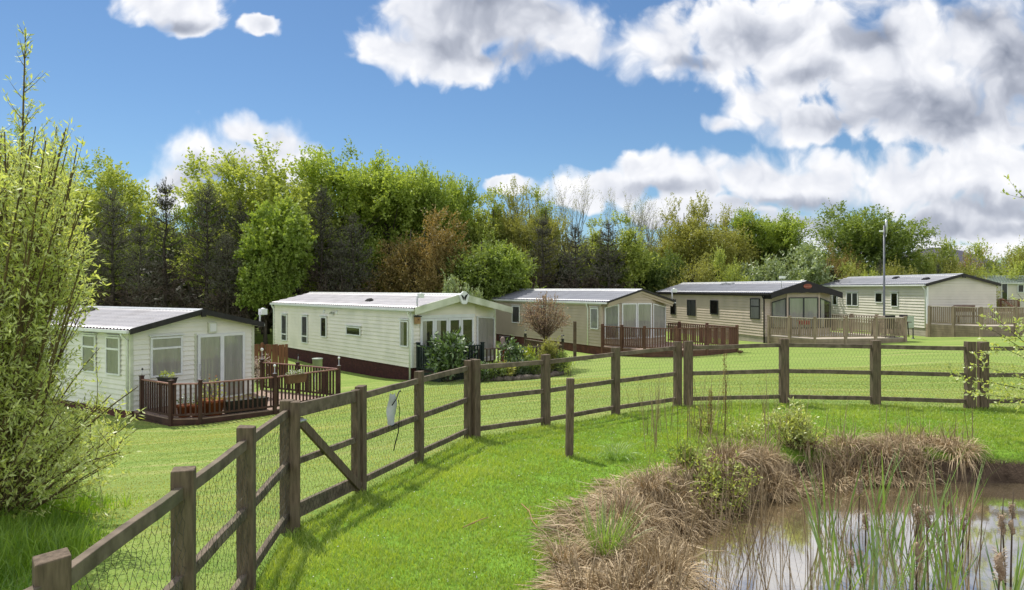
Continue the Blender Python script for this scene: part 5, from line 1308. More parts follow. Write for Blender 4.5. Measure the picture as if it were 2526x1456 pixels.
def def_broad(key, seed, H, Rw, nclump, crown_m, bark='bark', zc=.60, rz=.40, **k):
    kw = dict(k); tr = kw.pop('trunk_r', .2); multi = kw.pop('multi', 1); nl = kw.pop('n_limb', 26)
    me, Cc = crown_sprays(seed, H, Rw, H * zc, H * rz, nclump, **kw); me.materials.append(M[crown_m])
    tm = limbs_mesh(seed, H, Cc, tr, n_limb=nl, multi=multi); tm.materials.append(M[bark]); TREE[key] = (H, Rw, [('trunk', tm), ('crown', me)])
def def_pine(key, seed, H, Rw, whorls=17, crown_m='needle', low_m='needle_brown'):
    r = np.random.default_rng(seed); rr = random.Random(seed); mb = MB()
    mb.tube([(rr.uniform(-.08, .08) * (k > 0), rr.uniform(-.08, .08) * (k > 0), H * k / 8 - (.4 if k == 0 else 0)) for k in range(9)], [.17 * (1 - .9 * k / 8) for k in range(9)], 7)
    grp = {0: [[], [], [], [], [], []], 1: [[], [], [], [], [], []]}
    for w in range(whorls):
        f = (w + .5 + rr.uniform(-.3, .3)) / whorls; z = H * (.06 + .92 * f)
        rad = Rw * (1.02 - f) ** .62 * rr.uniform(.78, 1.12) if f > .25 else Rw * rr.uniform(.75, 1.0)
        nb = rr.randint(6, 9)
        for b in range(nb):
            a = 2 * math.pi * (b + rr.uniform(-.35, .35)) / nb; L = rad * rr.uniform(.7, 1.12); rise = .10 + .55 * f
            p0 = np.array([0, 0, z]); dr = np.array([math.cos(a), math.sin(a), rise * .55]); tip = p0 + dr * L + np.array([0, 0, .25 * L * f])
            mb.tube([p0, (p0 + tip) / 2 - np.array([0, 0, .04 * L]), tip], [.035, .022, .01], 4, cap=False)
            ns = max(5, int(L * 7)); low = f < .42 and rr.random() < .85
            t = r.uniform(.22, 1, ns); base = p0 + (tip - p0) * t[:, None] + r.normal(0, .13 + .05 * L, (ns, 3)) * (1.1 - .5 * t[:, None])
            sd_ = nrm(np.array([math.cos(a) * .5, math.sin(a) * .5, .35 + .9 * f]) + r.normal(0, .42, (ns, 3)))
            k = 9; n_ = ns * k
            tt = np.tile(np.linspace(0, 1, k), ns); sl_ = r.uniform(.22, .5, ns)
            P_ = np.repeat(base, k, 0) + np.repeat(sd_ * sl_[:, None], k, 0) * tt[:, None]
            D = nrm(np.repeat(sd_, k, 0) * .9 + r.normal(0, .55, (n_, 3)))
            g = grp[1 if low else 0]
            g[0].append(P_); g[1].append(D); g[2].append(r.normal(0, 1, (n_, 3))); g[3].append(r.uniform(.12, .26, n_)); g[4].append(r.uniform(.022, .042, n_)); g[5].append(np.clip(r.uniform(0, .7, n_) + .3 * tt, 0, 1))
    # leader candle
    n_ = 40; g = grp[0]; P_ = np.stack([r.normal(0, .04, n_), r.normal(0, .04, n_), H * .95 + r.uniform(0, .9, n_)], 1)
    g[0].append(P_); g[1].append(nrm(r.normal(0, .5, (n_, 3)) + np.array([0, 0, 1]))); g[2].append(r.normal(0, 1, (n_, 3))); g[3].append(r.uniform(.14, .26, n_)); g[4].append(np.full(n_, .03)); g[5].append(r.uniform(0, 1, n_))
    tm = bpy.data.meshes.new('trunk'); tm.from_pydata(mb.v, [], mb.f); tm.polygons.foreach_set('use_smooth', mb.sm); tm.update(); tm.materials.append(M['bark'])
    parts = [('trunk', tm)]
    for gi, nm, mm in ((0, 'crown', crown_m), (1, 'lower_branches', low_m)):
        g = [np.concatenate(q) for q in grp[gi]]; me = leaf_mesh(nm, *g); me.materials.append(M[mm]); parts.append((nm, me))
    TREE[key] = (H, Rw, parts)
def def_bare(key, seed, H, spread, leafn=900, bark='bark_pale', leaf_m='leaf_olive', levels=6):
    rr = random.Random(seed); mb = MB(); tips = []
    def grow(p, d, L, r0, lev):
        n_ = 3; pts = [p]; q = p; dd = d.copy()
        for i in range(n_):
            dd = (dd + Vector((rr.uniform(-.13, .13), rr.uniform(-.13, .13), rr.uniform(-.02, .12)))).normalized(); q = q + dd * L / n_; pts.append(q)
        mb.tube(pts, [r0 * (1 - .35 * i / n_) for i in range(n_ + 1)], 6 if lev < 2 else 4 if lev < 4 else 3, cap=False)
        if lev >= 4: tips.extend(pts[1:])
        if lev < levels:
            for i in range(rr.choice((2, 3, 3)) if lev < 4 else 2):
                s_ = Vector((rr.uniform(-1, 1), rr.uniform(-1, 1), rr.uniform(-.25, .5)))
                grow(pts[rr.choice((2, 3, 3))], (dd + s_ * spread).normalized(), L * rr.uniform(.60, .82), r0 * .55, lev + 1)
    for k in range(2): grow(Vector((rr.uniform(-.2, .2), rr.uniform(-.2, .2), -.3)), Vector((rr.uniform(-.12, .12), rr.uniform(-.12, .12), 1)).normalized(), H * .30, H * .012, 0)
    zmax = max(p.z for p in tips); sc_ = H / zmax
    tm = bpy.data.meshes.new('trunk'); tm.from_pydata([(x * sc_, y * sc_, z * sc_ if z > 0 else z) for x, y, z in mb.v], [], mb.f); tm.polygons.foreach_set('use_smooth', mb.sm); tm.update(); tm.materials.append(M[bark])
    r = np.random.default_rng(seed); T = np.array([tuple(t) for t in tips]) * sc_; c = T[r.integers(0, len(T), leafn)] + r.normal(0, .10, (leafn, 3))
    me = leaf_mesh('crown', c, r.normal(0, 1, (leafn, 3)) + np.array([0, 0, .4]), r.normal(0, 1, (leafn, 3)), r.uniform(.06, .13, leafn), r.uniform(.03, .06, leafn), r.uniform(0, 1, leafn)); me.materials.append(M[leaf_m])
    TREE[key] = (H, max(abs(T[:, 0]).max(), .5), [('trunk', tm), ('crown', me)])

def_broad('beech_a', 11, 12, 4.6, 227, 'leaf_lime', leaf=(.21, .12), twl=(.6, 1.4), lobes=8)
def_broad('beech_b', 12, 12, 4.2, 227, 'leaf_fresh', leaf=(.20, .12), twl=(.6, 1.3), lobes=7, up=.5)
def_broad('beech_c', 13, 12, 4.8, 218, 'leaf_fresh', leaf=(.20, .12), twl=(.6, 1.4), lobes=9)
def_broad('maple', 14, 9, 3.1, 210, 'leaf_fresh', leaf=(.24, .17), zc=.55, rz=.45, twl=(.4, .9), lobes=7)
def_broad('olive_a', 15, 11, 3.9, 210, 'leaf_olive', leaf=(.17, .08), up=.8, zc=.56, rz=.44, lobes=7, multi=3)
def_broad('rust', 16, 9, 3.7, 192, 'leaf_rust', leaf=(.15, .075), zc=.52, rz=.46, up=.6, lobes=6, multi=2)
def_broad('mid_a', 17, 9, 3.8, 227, 'leaf_mid', leaf=(.18, .11), zc=.5, rz=.5, lobes=6)
def_broad('poplar', 18, 11, 1.5, 90, 'leaf_lime', leaf=(.17, .10), zc=.52, rz=.47, up=1.3, twl=(.5, 1.1), lobes=7, trunk_r=.14)
def_broad('dark_round', 19, 8, 4.3, 245, 'leaf_mid', leaf=(.17, .09), zc=.55, rz=.45, lobes=8)
def_broad('shrub_lime', 21, 4, 2.4, 80, 'leaf_lime', leaf=(.15, .075), zc=.45, rz=.5, up=.8, twl=(.4, 1.0), trunk_r=.07, multi=3, n_limb=14)
def_broad('shrub_olive', 22, 4, 2.5, 80, 'leaf_olive', leaf=(.14, .06), zc=.45, rz=.5, up=.9, twl=(.4, 1.0), trunk_r=.07, multi=3, n_limb=14)
def_broad('shrub_pale', 23, 4, 2.3, 85, 'leaf_pale', leaf=(.20, .09), zc=.46, rz=.5, twl=(.35, .8), trunk_r=.07, multi=3, n_limb=14)
def_broad('thorn', 24, 5, 2.2, 60, 'leaf_rust', leaf=(.10, .05), zc=.5, rz=.45, up=.7, per=9, trunk_r=.08, multi=3, n_limb=20)
def_pine('pine_a', 31, 9, 2.3); def_pine('pine_b', 32, 9, 2.1, 16); def_pine('pine_c', 33, 9, 2.7, 18)
def_bare('ash_a', 41, 12, .60, 2600); def_bare('ash_b', 42, 11, .68, 2400); def_bare('ash_c', 43, 10, .62, 1500)

def tree(kind, name, label, px, top, d, hw=None, cat='tree', group=None, zoff=0.0, rz=None):
    """a tree whose crown top and half width were surveyed from the viewpoint, standing d metres away"""
    H, Rw, parts = TREE[kind]
    x = (px - CX) / F * d; g = hz(x, d); z = EYE - (top - HY) / F * d
    sz = (z - g) / H; sx_ = (1.27 * hw / F * d) / Rw if hw else sz
    sx_ = min(max(sx_, sz * .45), sz * 1.9)
    t = thing(name, label, cat, (x, d, g), rz if rz is not None else random.uniform(0, 6.28), group)
    t.scale = (sx_, sx_, sz)
    for nm, me in parts:
        o = bpy.data.objects.new(nm, me); COL.objects.link(o); o.parent = t
    return t
random.seed(21)
GT = 'trees of the wood behind the homes'
TL = [
 # second row, deep in the wood
 ('mid_a', 'woodland_tree', 'green broadleaf tree deep in the wood above the roof of the sage home', 330, 470, 62, 130), ('beech_c', 'woodland_tree', 'green tree in shade between the dark pines at far left', 120, 430, 60, 150),
 ('mid_a', 'woodland_tree', 'dark broadleaf tree in the second row behind the tall pine left of centre', 480, 520, 64, 120), ('mid_a', 'woodland_tree', 'dim tree behind the bright maple over the cream home', 720, 480, 64, 120),
 ('beech_b', 'woodland_tree', 'green tree hidden behind the rusty tree at centre', 950, 450, 64, 120), ('mid_a', 'woodland_tree', 'dark green tree behind the slender poplars', 1180, 520, 64, 130),
 ('olive_a', 'woodland_tree', 'olive tree in the second row left of the leafless ashes', 1360, 520, 66, 110), ('mid_a', 'woodland_tree', 'low dark tree beneath the leafless ashes', 1500, 575, 66, 120),
 ('mid_a', 'woodland_tree', 'dark green tree between the ashes and the round olive trees', 1620, 560, 68, 90), ('mid_a', 'woodland_tree', 'shaded tree behind the stone coloured home roof', 1780, 560, 72, 110),
 ('dark_round', 'woodland_tree', 'dark low tree at the right end of the wood', 1930, 580, 74, 90),
 # skyline
 ('beech_a', 'beech_tree', 'yellow green beech rising behind the willow at far left', 200, 372, 46, 150), ('beech_c', 'beech_tree', 'pale beech half hidden by the willow leader', 60, 350, 47, 130),
 ('beech_a', 'beech_tree', 'large light green beech left of centre before the white cloud', 655, 352, 50, 170), ('beech_c', 'beech_tree', 'small beech shoulder at the left flank of the largest beech', 560, 440, 51, 85),
 ('beech_b', 'beech_tree', 'tall fresh green beech just right of the largest beech', 850, 372, 51, 130), ('beech_c', 'beech_tree', 'tall green beech with dark flank above the rusty tree', 960, 378, 52, 120), ('beech_b', 'beech_tree', 'darker green beech ending the high skyline above the rusty tree', 1065, 400, 52, 80),
 ('poplar', 'poplar_tree', 'first slim poplar right of the high beeches', 1130, 425, 54, 40), ('poplar', 'poplar_tree', 'second slim poplar right of the high beeches', 1172, 470, 54, 38), ('poplar', 'poplar_tree', 'third slim poplar beside the tall olive tree', 1218, 450, 55, 42),
 ('olive_a', 'olive_green_tree', 'tall olive green tree left of the leafless ashes', 1298, 425, 54, 72), ('poplar', 'poplar_tree', 'slim dark poplar at the left edge of the leafless ashes', 1345, 455, 55, 34),
 ('ash_a', 'ash_tree', 'largest almost leafless ash against the cloud', 1418, 420, 58, 90), ('ash_b', 'ash_tree', 'second almost leafless ash with a rounded fan of twigs', 1522, 455, 59, 80), ('ash_c', 'ash_tree', 'low thin leafless tree right of the ashes', 1600, 486, 60, 70),
 ('olive_a', 'olive_green_tree', 'broad olive green tree above the stone coloured home', 1700, 468, 60, 100), ('olive_a', 'olive_green_tree', 'darker olive tree leaning to the right end of the wood', 1800, 492, 61, 85), ('beech_b', 'woodland_tree', 'dark green tree closing the right end of the wood', 1875, 515, 62, 85), ('dark_round', 'woodland_tree', 'small leafy tree on the slope at the right end of the wood', 1925, 560, 62, 45),
 ('dark_round', 'hawthorn_tree', 'solitary rounded green tree behind the lamp post', 2112, 512, 66, 135),
 # front row
 ('pine_a', 'pine_tree', 'grey dark pine in front of the willow side of the wood', 278, 480, 40, 78), ('pine_b', 'pine_tree', 'tall dark pine with upright candles left of the white cloud', 408, 462, 42, 62), ('pine_c', 'pine_tree', 'broad dark pine behind the sage home gable', 512, 470, 43, 80), ('pine_a', 'pine_tree', 'dark pine left of the bright maple', 592, 505, 44, 60),
 ('pine_b', 'pine_tree', 'short dark pine tucked behind the sage home roof', 345, 560, 39, 60), ('pine_c', 'pine_tree', 'low dark pine between the gable and the bright maple', 560, 590, 41, 70), ('pine_c', 'pine_tree', 'dark pine at the far left behind the willow', 200, 560, 40, 70),
 ('maple', 'maple_tree', 'bright green maple reaching down behind the cream home left end', 690, 500, 42.5, 85), ('maple', 'maple_tree', 'low bright maple spray touching the cream home left corner', 655, 610, 41.5, 62),
 ('pine_c', 'pine_tree', 'tall dark pine right of the bright maple', 792, 478, 45, 70), ('pine_a', 'pine_tree', 'dark pine behind the middle of the cream home', 870, 540, 45, 68), ('pine_b', 'pine_tree', 'short dark pine behind the cream roof vent', 840, 600, 44, 60),
 ('rust', 'rusty_tree', 'rusty brown leaved tree behind the cream home', 1020, 508, 47, 110), ('mid_a', 'woodland_tree', 'green tree between the rusty tree and the tan home', 1190, 545, 46, 105), ('maple', 'maple_tree', 'low green tree above the canopy gable of the cream home', 1255, 610, 45, 55), ('rust', 'rusty_tree', 'low rusty tree just left of the green tree behind the canopy', 1110, 600, 45, 60),
 ('pine_b', 'pine_tree', 'dark pine behind the left end of the tan home', 1340, 545, 50, 58), ('pine_c', 'pine_tree', 'dark pine behind the middle of the tan home', 1420, 565, 50, 62), ('pine_a', 'pine_tree', 'dark pine behind the bow window gable of the tan home', 1500, 555, 51, 60), ('poplar', 'poplar_tree', 'light slim tree between the dark pines behind the tan home', 1462, 530, 53, 36), ('poplar', 'poplar_tree', 'light slim tree right of the pines behind the tan home', 1565, 525, 53, 45), ('mid_a', 'woodland_tree', 'green tree above the gap between the tan and stone coloured homes', 1620, 575, 54, 55),
 ('shrub_olive', 'shrub', 'feathery pale shrub behind the left end of the stone coloured home', 1690, 625, 52, 70), ('shrub_lime', 'shrub', 'bright upright shrub behind the roof vents of the stone coloured home', 1805, 628, 52, 45), ('shrub_pale', 'shrub', 'white flecked shrub behind the black gable', 1955, 602, 54, 85), ('shrub_pale', 'shrub', 'smaller pale shrub to the left of the black gable', 1890, 640, 53, 50), ('thorn', 'shrub', 'brownish thorn shrub between the black gable and the solitary tree', 2045, 602, 60, 60),
 ('shrub_pale', 'shrub', 'light green shrub peeping over the canopy of the cream home', 1130, 678, 40, 42), ('shrub_pale', 'shrub', 'low light green shrub at the rear corner of the tan home', 1172, 712, 41, 28),
]
for (k, nm, lab, px, top, d, hw) in TL: tree(k, nm, lab, px, top, d, hw, 'shrub' if nm == 'shrub' else 'tree', GT if nm != 'shrub' else 'shrubs behind the homes')
HB = [('shrub_olive', 2060, 648, 58, 60, 'olive hedge bush beside the brownish thorn'), ('shrub_lime', 2120, 655, 57, 50, 'lime hedge bush left of the lamp post'), ('shrub_olive', 2195, 640, 58, 55, 'olive hedge bush right behind the lamp post'), ('shrub_lime', 2262, 622, 62, 60, 'lime hedge bush under the dark moorland ridge'),
      ('shrub_lime', 2330, 607, 62, 60, 'tallest lime hedge bush left of the second dark conifer'), ('shrub_olive', 2290, 655, 57, 55, 'low olive hedge bush above the ivory roof'), ('shrub_olive', 2375, 620, 60, 55, 'olive hedge bush above the ridge of the blank gable'), ('thorn', 2430, 612, 62, 60, 'brownish hedge bush right of the blank gable ridge'),
      ('shrub_lime', 2480, 608, 62, 60, 'lime hedge bush above the distant green roof'), ('shrub_olive', 2530, 605, 61, 60, 'olive hedge bush at the right edge of the frame'), ('shrub_olive', 2400, 655, 57, 60, 'low olive hedge bush in front of the brownish hedge bush'), ('shrub_lime', 2470, 655, 58, 55, 'low lime hedge bush just over the distant green roof'), ('shrub_lime', 2600, 615, 60, 70, 'lime hedge bush past the right edge of the frame')]
for (k, px, top, d, hw, lab) in HB: tree(k, 'hedge_bush', lab, px, top, d, hw, 'bush', 'bushes of the far hedge')
tree('pine_a', 'dwarf_conifer', 'small dark conifer standing against the hedge beside the lamp post', 2172, 646, 55, 13, 'conifer'); tree('pine_b', 'dwarf_conifer', 'small dark conifer in the hedge above the ivory roof', 2314, 654, 55, 14, 'conifer')
# dim undergrowth that closes the foot of the wood
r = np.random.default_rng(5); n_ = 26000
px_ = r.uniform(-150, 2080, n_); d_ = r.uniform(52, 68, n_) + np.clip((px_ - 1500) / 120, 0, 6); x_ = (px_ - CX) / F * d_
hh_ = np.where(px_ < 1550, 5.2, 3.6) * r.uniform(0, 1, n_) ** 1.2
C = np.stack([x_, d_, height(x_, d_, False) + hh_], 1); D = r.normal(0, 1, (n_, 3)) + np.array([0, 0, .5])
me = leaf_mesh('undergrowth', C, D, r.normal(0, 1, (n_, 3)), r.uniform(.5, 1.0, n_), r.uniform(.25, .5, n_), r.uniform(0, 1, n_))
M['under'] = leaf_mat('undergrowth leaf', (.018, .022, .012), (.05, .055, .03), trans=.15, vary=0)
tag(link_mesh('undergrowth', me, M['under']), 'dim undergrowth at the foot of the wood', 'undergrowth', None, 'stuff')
# ------------------------------------------------------------------ foreground and garden plants
def curve_pts(p, d, L, bend, n=6):
    """points of a shoot that starts along d and bends towards bend"""
    d = np.array(d, float); d /= np.linalg.norm(d); pts = [np.array(p, float)]
    for i in range(n):
        dd = d + np.array(bend) * (i / n); dd /= np.linalg.norm(dd); pts.append(pts[-1] + dd * L / n)
    return np.array(pts)
def leaves_on(pts, per_m, r, spread=.75, t0=.12, jit=.012):
    """leaf positions and axes along a polyline"""
    seg = np.diff(pts, axis=0); ln = np.linalg.norm(seg, axis=1); tot = ln.sum(); n_ = max(2, int(tot * per_m))
    s = np.sort(r.uniform(t0, 1, n_)) * tot; cs = np.concatenate([[0], np.cumsum(ln)]); i = np.clip(np.searchsorted(cs, s) - 1, 0, len(ln) - 1)
    f = (s - cs[i]) / ln[i]; P_ = pts[i] + seg[i] * f[:, None] + r.normal(0, jit, (n_, 3)); D = nrm(nrm(seg[i]) * .7 + r.normal(0, spread, (n_, 3)))
    return P_, D
def leafy(name, label, cat, loc, stems_, L, W, leaf_m, wood_m, seed, group=None, crown='crown', trunk='trunk', extra=None):
    """stems_: list of (points, radius, leaves per metre)"""
    r = np.random.default_rng(seed); mb = MB(); Pl, Dl = [], []
    for pts, rad, pm in stems_:
        k = len(pts); mb.tube(pts, [rad * (1 - .8 * i / (k - 1)) for i in range(k)], 5 if rad > .012 else 3, cap=False)
        if pm: a, b = leaves_on(pts, pm, r); Pl.append(a); Dl.append(b)
    t = thing(name, label, cat, loc, 0, group)
    mb.build(trunk, M[wood_m], t)
    P_ = np.concatenate(Pl); D = np.concatenate(Dl); n_ = len(P_); s = r.uniform(.6, 1.25, n_)
    me = leaf_mesh(crown, P_, D, r.normal(0, .6, (n_, 3)) + np.array([0, 0, .7]), L * s, W * s, r.uniform(0, 1, n_)); link_mesh(crown, me, M[leaf_m], t)
    return t
def branching(r, base, mains, sub_per_m, sub_len, pm, rad=.03, bend=(0, 0, .2), sub2=0.0, keep=None):
    """mains: list of (dir, length); returns stems list with side shoots"""
    out = []
    for d, L in mains:
        b = np.array(base) + r.normal(0, .06, 3) * np.array([1, 1, 0]); bd = np.array(bend) + r.normal(0, .12, 3)
        pts = curve_pts(b, d, L, bd, 8)
        if keep is not None:
            for _ in range(6):
                if keep(pts[-1]): break
                L *= .84; pts = curve_pts(b, d, L, bd, 8)
        out.append((pts, rad * (.6 + .4 * L / 3), pm * .25))
        n_ = int(L * sub_per_m)
        for k in range(n_):
            f = r.uniform(.15, 1) ** .8; i = min(int(f * 8), 7); p = pts[i] + (pts[i + 1] - pts[i]) * (f * 8 - i); ax = pts[i + 1] - pts[i]; ax /= np.linalg.norm(ax)
            dd = ax * .8 + r.normal(0, .55, 3) + np.array([0, 0, .12]); sl = r.uniform(*sub_len) * (1.15 - .5 * f)
            sp_ = curve_pts(p, dd, sl, np.array([0, 0, .25]) + r.normal(0, .2, 3), 4)
            if keep is not None and not keep(sp_[-1]): continue
            out.append((sp_, rad * .2, pm))
            for q in range(int(sl * sub2)):
                j = r.integers(1, 4); d2 = (sp_[j + 1] - sp_[j]); d2 = d2 / np.linalg.norm(d2) + r.normal(0, .6, 3); s2 = curve_pts(sp_[j], d2, sl * r.uniform(.3, .6), (0, 0, .25), 3)
                if keep is not None and not keep(s2[-1]): continue
                out.append((s2, rad * .12, pm))
    return out
# ---- the big willow at the left edge
r = np.random.default_rng(77)
wb = np.array([-5.45, 7.35, 0]); wb[2] = hz(wb[0], wb[1]) - .05
mains = []
def w_lim(py): return 195 + 70 * max(0, min(1, (py - 360) / 420)) if py < 780 else 265 + 70 * max(0, min(1, (py - 780) / 130))
for i in range(120):
    # shoots aimed evenly through the crown, so that it is airy and irregular rather than a cone
    py = r.uniform(325, 1190) if i % 3 else r.uniform(325, 620); px = -140 + (w_lim(py) + 145) * r.uniform(0, 1) ** .7; dd_ = wb[1] + r.uniform(-1.3, 1.5); tgt = np.array(at(px, py, dd_)) - wb
    L = np.linalg.norm(tgt); mains.append((tgt / L + np.array([-.03, 0, .03]), L * 1.08))
def keep_w(p):
    px = CX + (p[0] + wb[0]) / max(p[1] + wb[1], 1) * F; py = HY - (p[2] + wb[2] - EYE) / max(p[1] + wb[1], 1) * F
    lim = w_lim(py) + 12
    if 730 < py < 960 and px > 105 + .12 * (py - 730) and r.random() < .72: return False   # thin here, where the roof shows through
    return px < lim + r.uniform(-25, 28) and py < 1290 and py > 300
st = branching(r, (0, 0, 0), mains, 4.7, (.35, 1.05), 46, rad=.022, bend=(.06, 0, -.04), sub2=2.3, keep=keep_w)
# the tall leader that stands above the crown
ld = curve_pts((.17, .1, 2.5), (.03, 0, 1), 2.85, (.0, 0, .1), 8); st.append((ld, .022, 10))
for k in range(64):
    f = r.uniform(.0, .98); i = min(int(f * 8), 7); p = ld[i] + (ld[i + 1] - ld[i]) * (f * 8 - i); a = r.uniform(0, 6.28)
    st.append((curve_pts(p, (math.cos(a) * .8, math.sin(a) * .5, .75), (.72 * (1 - f) + .12) * r.uniform(.6, 1.1), (0, 0, .35), 4), .005, 46))
leafy('willow_tree', 'large fresh green willow with a tall thin leader spreading in from the left edge', 'willow', tuple(wb), st, .068, .018, 'willow', 'twig', 5)
# ---- twigs of a tree just outside the right edge
r = np.random.default_rng(78); tb = np.array([8.95, 10.3, 0]); tb[2] = hz(tb[0], tb[1])
mains = [((-.85, -.1, .30), 2.3), ((-.8, .1, .65), 2.2), ((-.85, -.1, .12), 2.2), ((-.7, -.1, .9), 2.2), ((-.75, -.1, .42), 2.3), ((-.8, -.2, .75), 2.1), ((-.6, .1, 1.3), 2.5), ((-.9, .1, .22), 2.35), ((-.72, -.25, .05), 2.2), ((-.3, .2, 1.6), 3.2), ((.4, .2, 1.2), 2.6), ((-.85, 0, .58), 2.2)]
st = branching(r, (0, 0, .35), [(np.array(d), L) for d, L in mains], 6, (.22, .5), 60, rad=.014, bend=(-.1, 0, .05), sub2=2.2)
st.append((curve_pts((0, 0, -.3), (0, 0, 1), 3.2, (-.05, 0, .1), 8), .06, 0))
tw = curve_pts((-.55, 0, 3.0), (-.85, 0, .35), 1.15, (0, 0, .5), 6); st.append((tw, .012, 30)); st.append((curve_pts((0, 0, 2.0), (-.55, 0, 1.0), 1.15, (-.1, 0, .1), 5), .02, 0))
for k in range(9): st.append((curve_pts(tw[r.integers(1, 6)], (r.uniform(-1, .2), r.uniform(-.3, .3), r.uniform(.1, 1)), r.uniform(.15, .4), (0, 0, .3), 3), .004, 40))
leafy('sallow_tree', 'thin leafy twigs of a small tree reaching in at the right edge', 'tree', tuple(tb), st, .060, .032, 'willow', 'bark', 6)
# ---- round brown tree
p0 = at(1346, 866, 27.5); gz = hz(p0.x, p0.y); ztop = EYE - (716 - HY) / F * 27.5 - gz; r = np.random.default_rng(79)
cz = EYE - (775 - HY) / F * 27.5 - gz; Rr = 57 / F * 27.5
st = [(np.array([(0, 0, -.2), (.02, 0, .5), (-.02, 0, cz - Rr * 1.15)]), .075, 0)]
for i in range(130):
    d = nrm(r.normal(0, 1, (1, 3)))[0]; d[2] = abs(d[2]) * 1.3 - .35
    d /= np.linalg.norm(d); tip = np.array([0, 0, cz]) + d * Rr * r.uniform(.7, 1.08); b0 = np.array([0, 0, cz - Rr * r.uniform(.75, 1.15)])
    mid = b0 * .5 + tip * .5 + np.array([d[0], d[1], -.15]) * .15; st.append((np.array([b0, b0 * .72 + mid * .28, mid, mid * .4 + tip * .6, tip]), .013, 12))
    for q in range(2): st.append((curve_pts(mid * .5 + tip * .5, d + r.normal(0, .5, 3), Rr * .45, (0, 0, .2), 3), .005, 20))
t = leafy('round_tree', 'small lollipop shaped tree with rosy brown buds in front of the tan home', 'tree', (p0.x, p0.y, gz), st, .07, .04, 'bud', 'bark_rosy', 8)
# ---- garden shrubs and bed of the cream home
def shrub(name, label, px, py_base, py_top, hw, d, leaf_m, L, W, n_main, seed, sub=9, pm=26, cat='shrub', group=None, wood='bark', flower=None, up=.35, tilt=(.05, .9)):
    r = np.random.default_rng(seed); x = (px - CX) / F * d; g = hz(x, d); H_ = EYE - (py_top - HY) / F * d - g; Rw = hw / F * d
    mains = []
    for i in range(n_main):
        tl = r.uniform(*tilt); az = r.uniform(0, 2 * np.pi); dd = np.array([math.sin(tl) * math.cos(az) * Rw / max(H_ * .6, .1), math.sin(tl) * math.sin(az) * Rw / max(H_ * .6, .1), math.cos(tl)])
        mains.append((dd, min(H_ * .92, math.hypot(Rw, H_)) * r.uniform(.7, 1.0)))
    st = branching(r, (0, 0, -.05), mains, sub / max(H_, .4), (H_ * .16, H_ * .36), pm, rad=.014 * max(H_, .5), bend=(0, 0, up), sub2=0)
    t = leafy(name, label, cat, (x, d, g), st, L, W, leaf_m, wood, seed + 1, group, crown='foliage', trunk='stems')
    if flower: sprig(t, 'flowers', flower[0], (0, 0, H_ * .25), (Rw * .9, Rw * .9), H_ * .7, flower[1], .07, .05, seed=seed)
    return t
shrub('laurel_shrub', 'rounded glossy laurel shrub in front of the patio doors of the cream home', 1108, 918, 820, 48, 24.6, 'leaf_dark', .19, .075, 40, 101, 14, 22)
shrub('laurel_shrub', 'slim upright laurel beside the rounded one at the cream home', 1152, 900, 838, 17, 25.6, 'leaf_dark', .17, .07, 12, 102, 12, 22)
shrub('garden_shrub', 'tall dark leaved shrub at the middle of the garden bed', 1268, 905, 826, 24, 25.2, 'leaf_dark', .16, .06, 18, 103, 12, 24)
shrub('garden_shrub', 'bright yellow green shrub beside the tall dark one in the garden bed', 1305, 880, 842, 22, 26.6, 'flower_yellow', .12, .05, 14, 104, 10, 22)
shrub('broom_shrub', 'fine stemmed olive broom under the round tree', 1352, 905, 832, 40, 25.6, 'leaf_olive', .12, .02, 46, 105, 10, 40, up=.9, tilt=(.02, .5))
shrub('broom_shrub', 'smaller dark broom at the right end of the garden railing', 1388, 908, 862, 24, 25.4, 'leaf_mid', .11, .02, 26, 106, 10, 40, up=.8, tilt=(.02, .6))
shrub('daffodil_clump', 'clump of strap leaves with one white bloom at the right end of the flower bed', 1405, 915, 886, 14, 24.8, 'leaf_fresh', .2, .022, 14, 107, 4, 20, cat='flowers', up=.2)
bedp = [(1182, 938, 30, 26), (1215, 936, 26, 24), (1245, 934, 26, 22), (1278, 930, 28, 26), (1312, 926, 28, 26), (1345, 921, 26, 24), (1376, 914, 24, 22)]
labs = ['low dark cushion plant at the left end of the flower bed', 'second low cushion plant from the left in the flower bed', 'low cushion plant behind the brown bed edging stones', 'low plant with pale flecks at the middle of the flower bed', 'low green plant in the flower bed below the dark shrub', 'low green plant in the flower bed below the broom', 'low plant at the right end of the flower bed']
for i, ((px, pb, hw, hh_), lab) in enumerate(zip(bedp, labs)):
    d = (EYE + .95) * F / (pb - HY); shrub('bedding_plant', lab, px, pb, pb - hh_ * 2.0, hw * 1.2, d, ('leaf_dark', 'leaf_mid', 'leaf_olive')[i % 3], .12, .045, 40, 120 + i, 12, 36, cat='plant', group='low plants of the flower bed', flower=('flower_white', 12) if i in (1, 3, 4, 6) else None)
pl_ = [at(1172, 938, 24.3), at(1230, 936, 23.9), at(1298, 930, 24.2), at(1370, 920, 25.2), at(1404, 912, 25.8)]
mb = MB(); rr = random.Random(4)
for a, b in zip(pl_, pl_[1:]):
    for k in range(9):
        q = a.lerp(b, k / 9); s_ = rr.uniform(.10, .2); g = hz(q.x, q.y); c = Vector((q.x, q.y + rr.uniform(-.1, .1), g + s_ * .35))
        mb.lathe(c, [(0, -s_ * .6), (s_ * .8, -s_ * .35), (s_, 0), (s_ * .7, s_ * .45), (0, s_ * .6)], 7)
tag(mb.build('stone_edging', M['rock']), 'row of brown stones edging the flower bed of the cream home', 'edging')
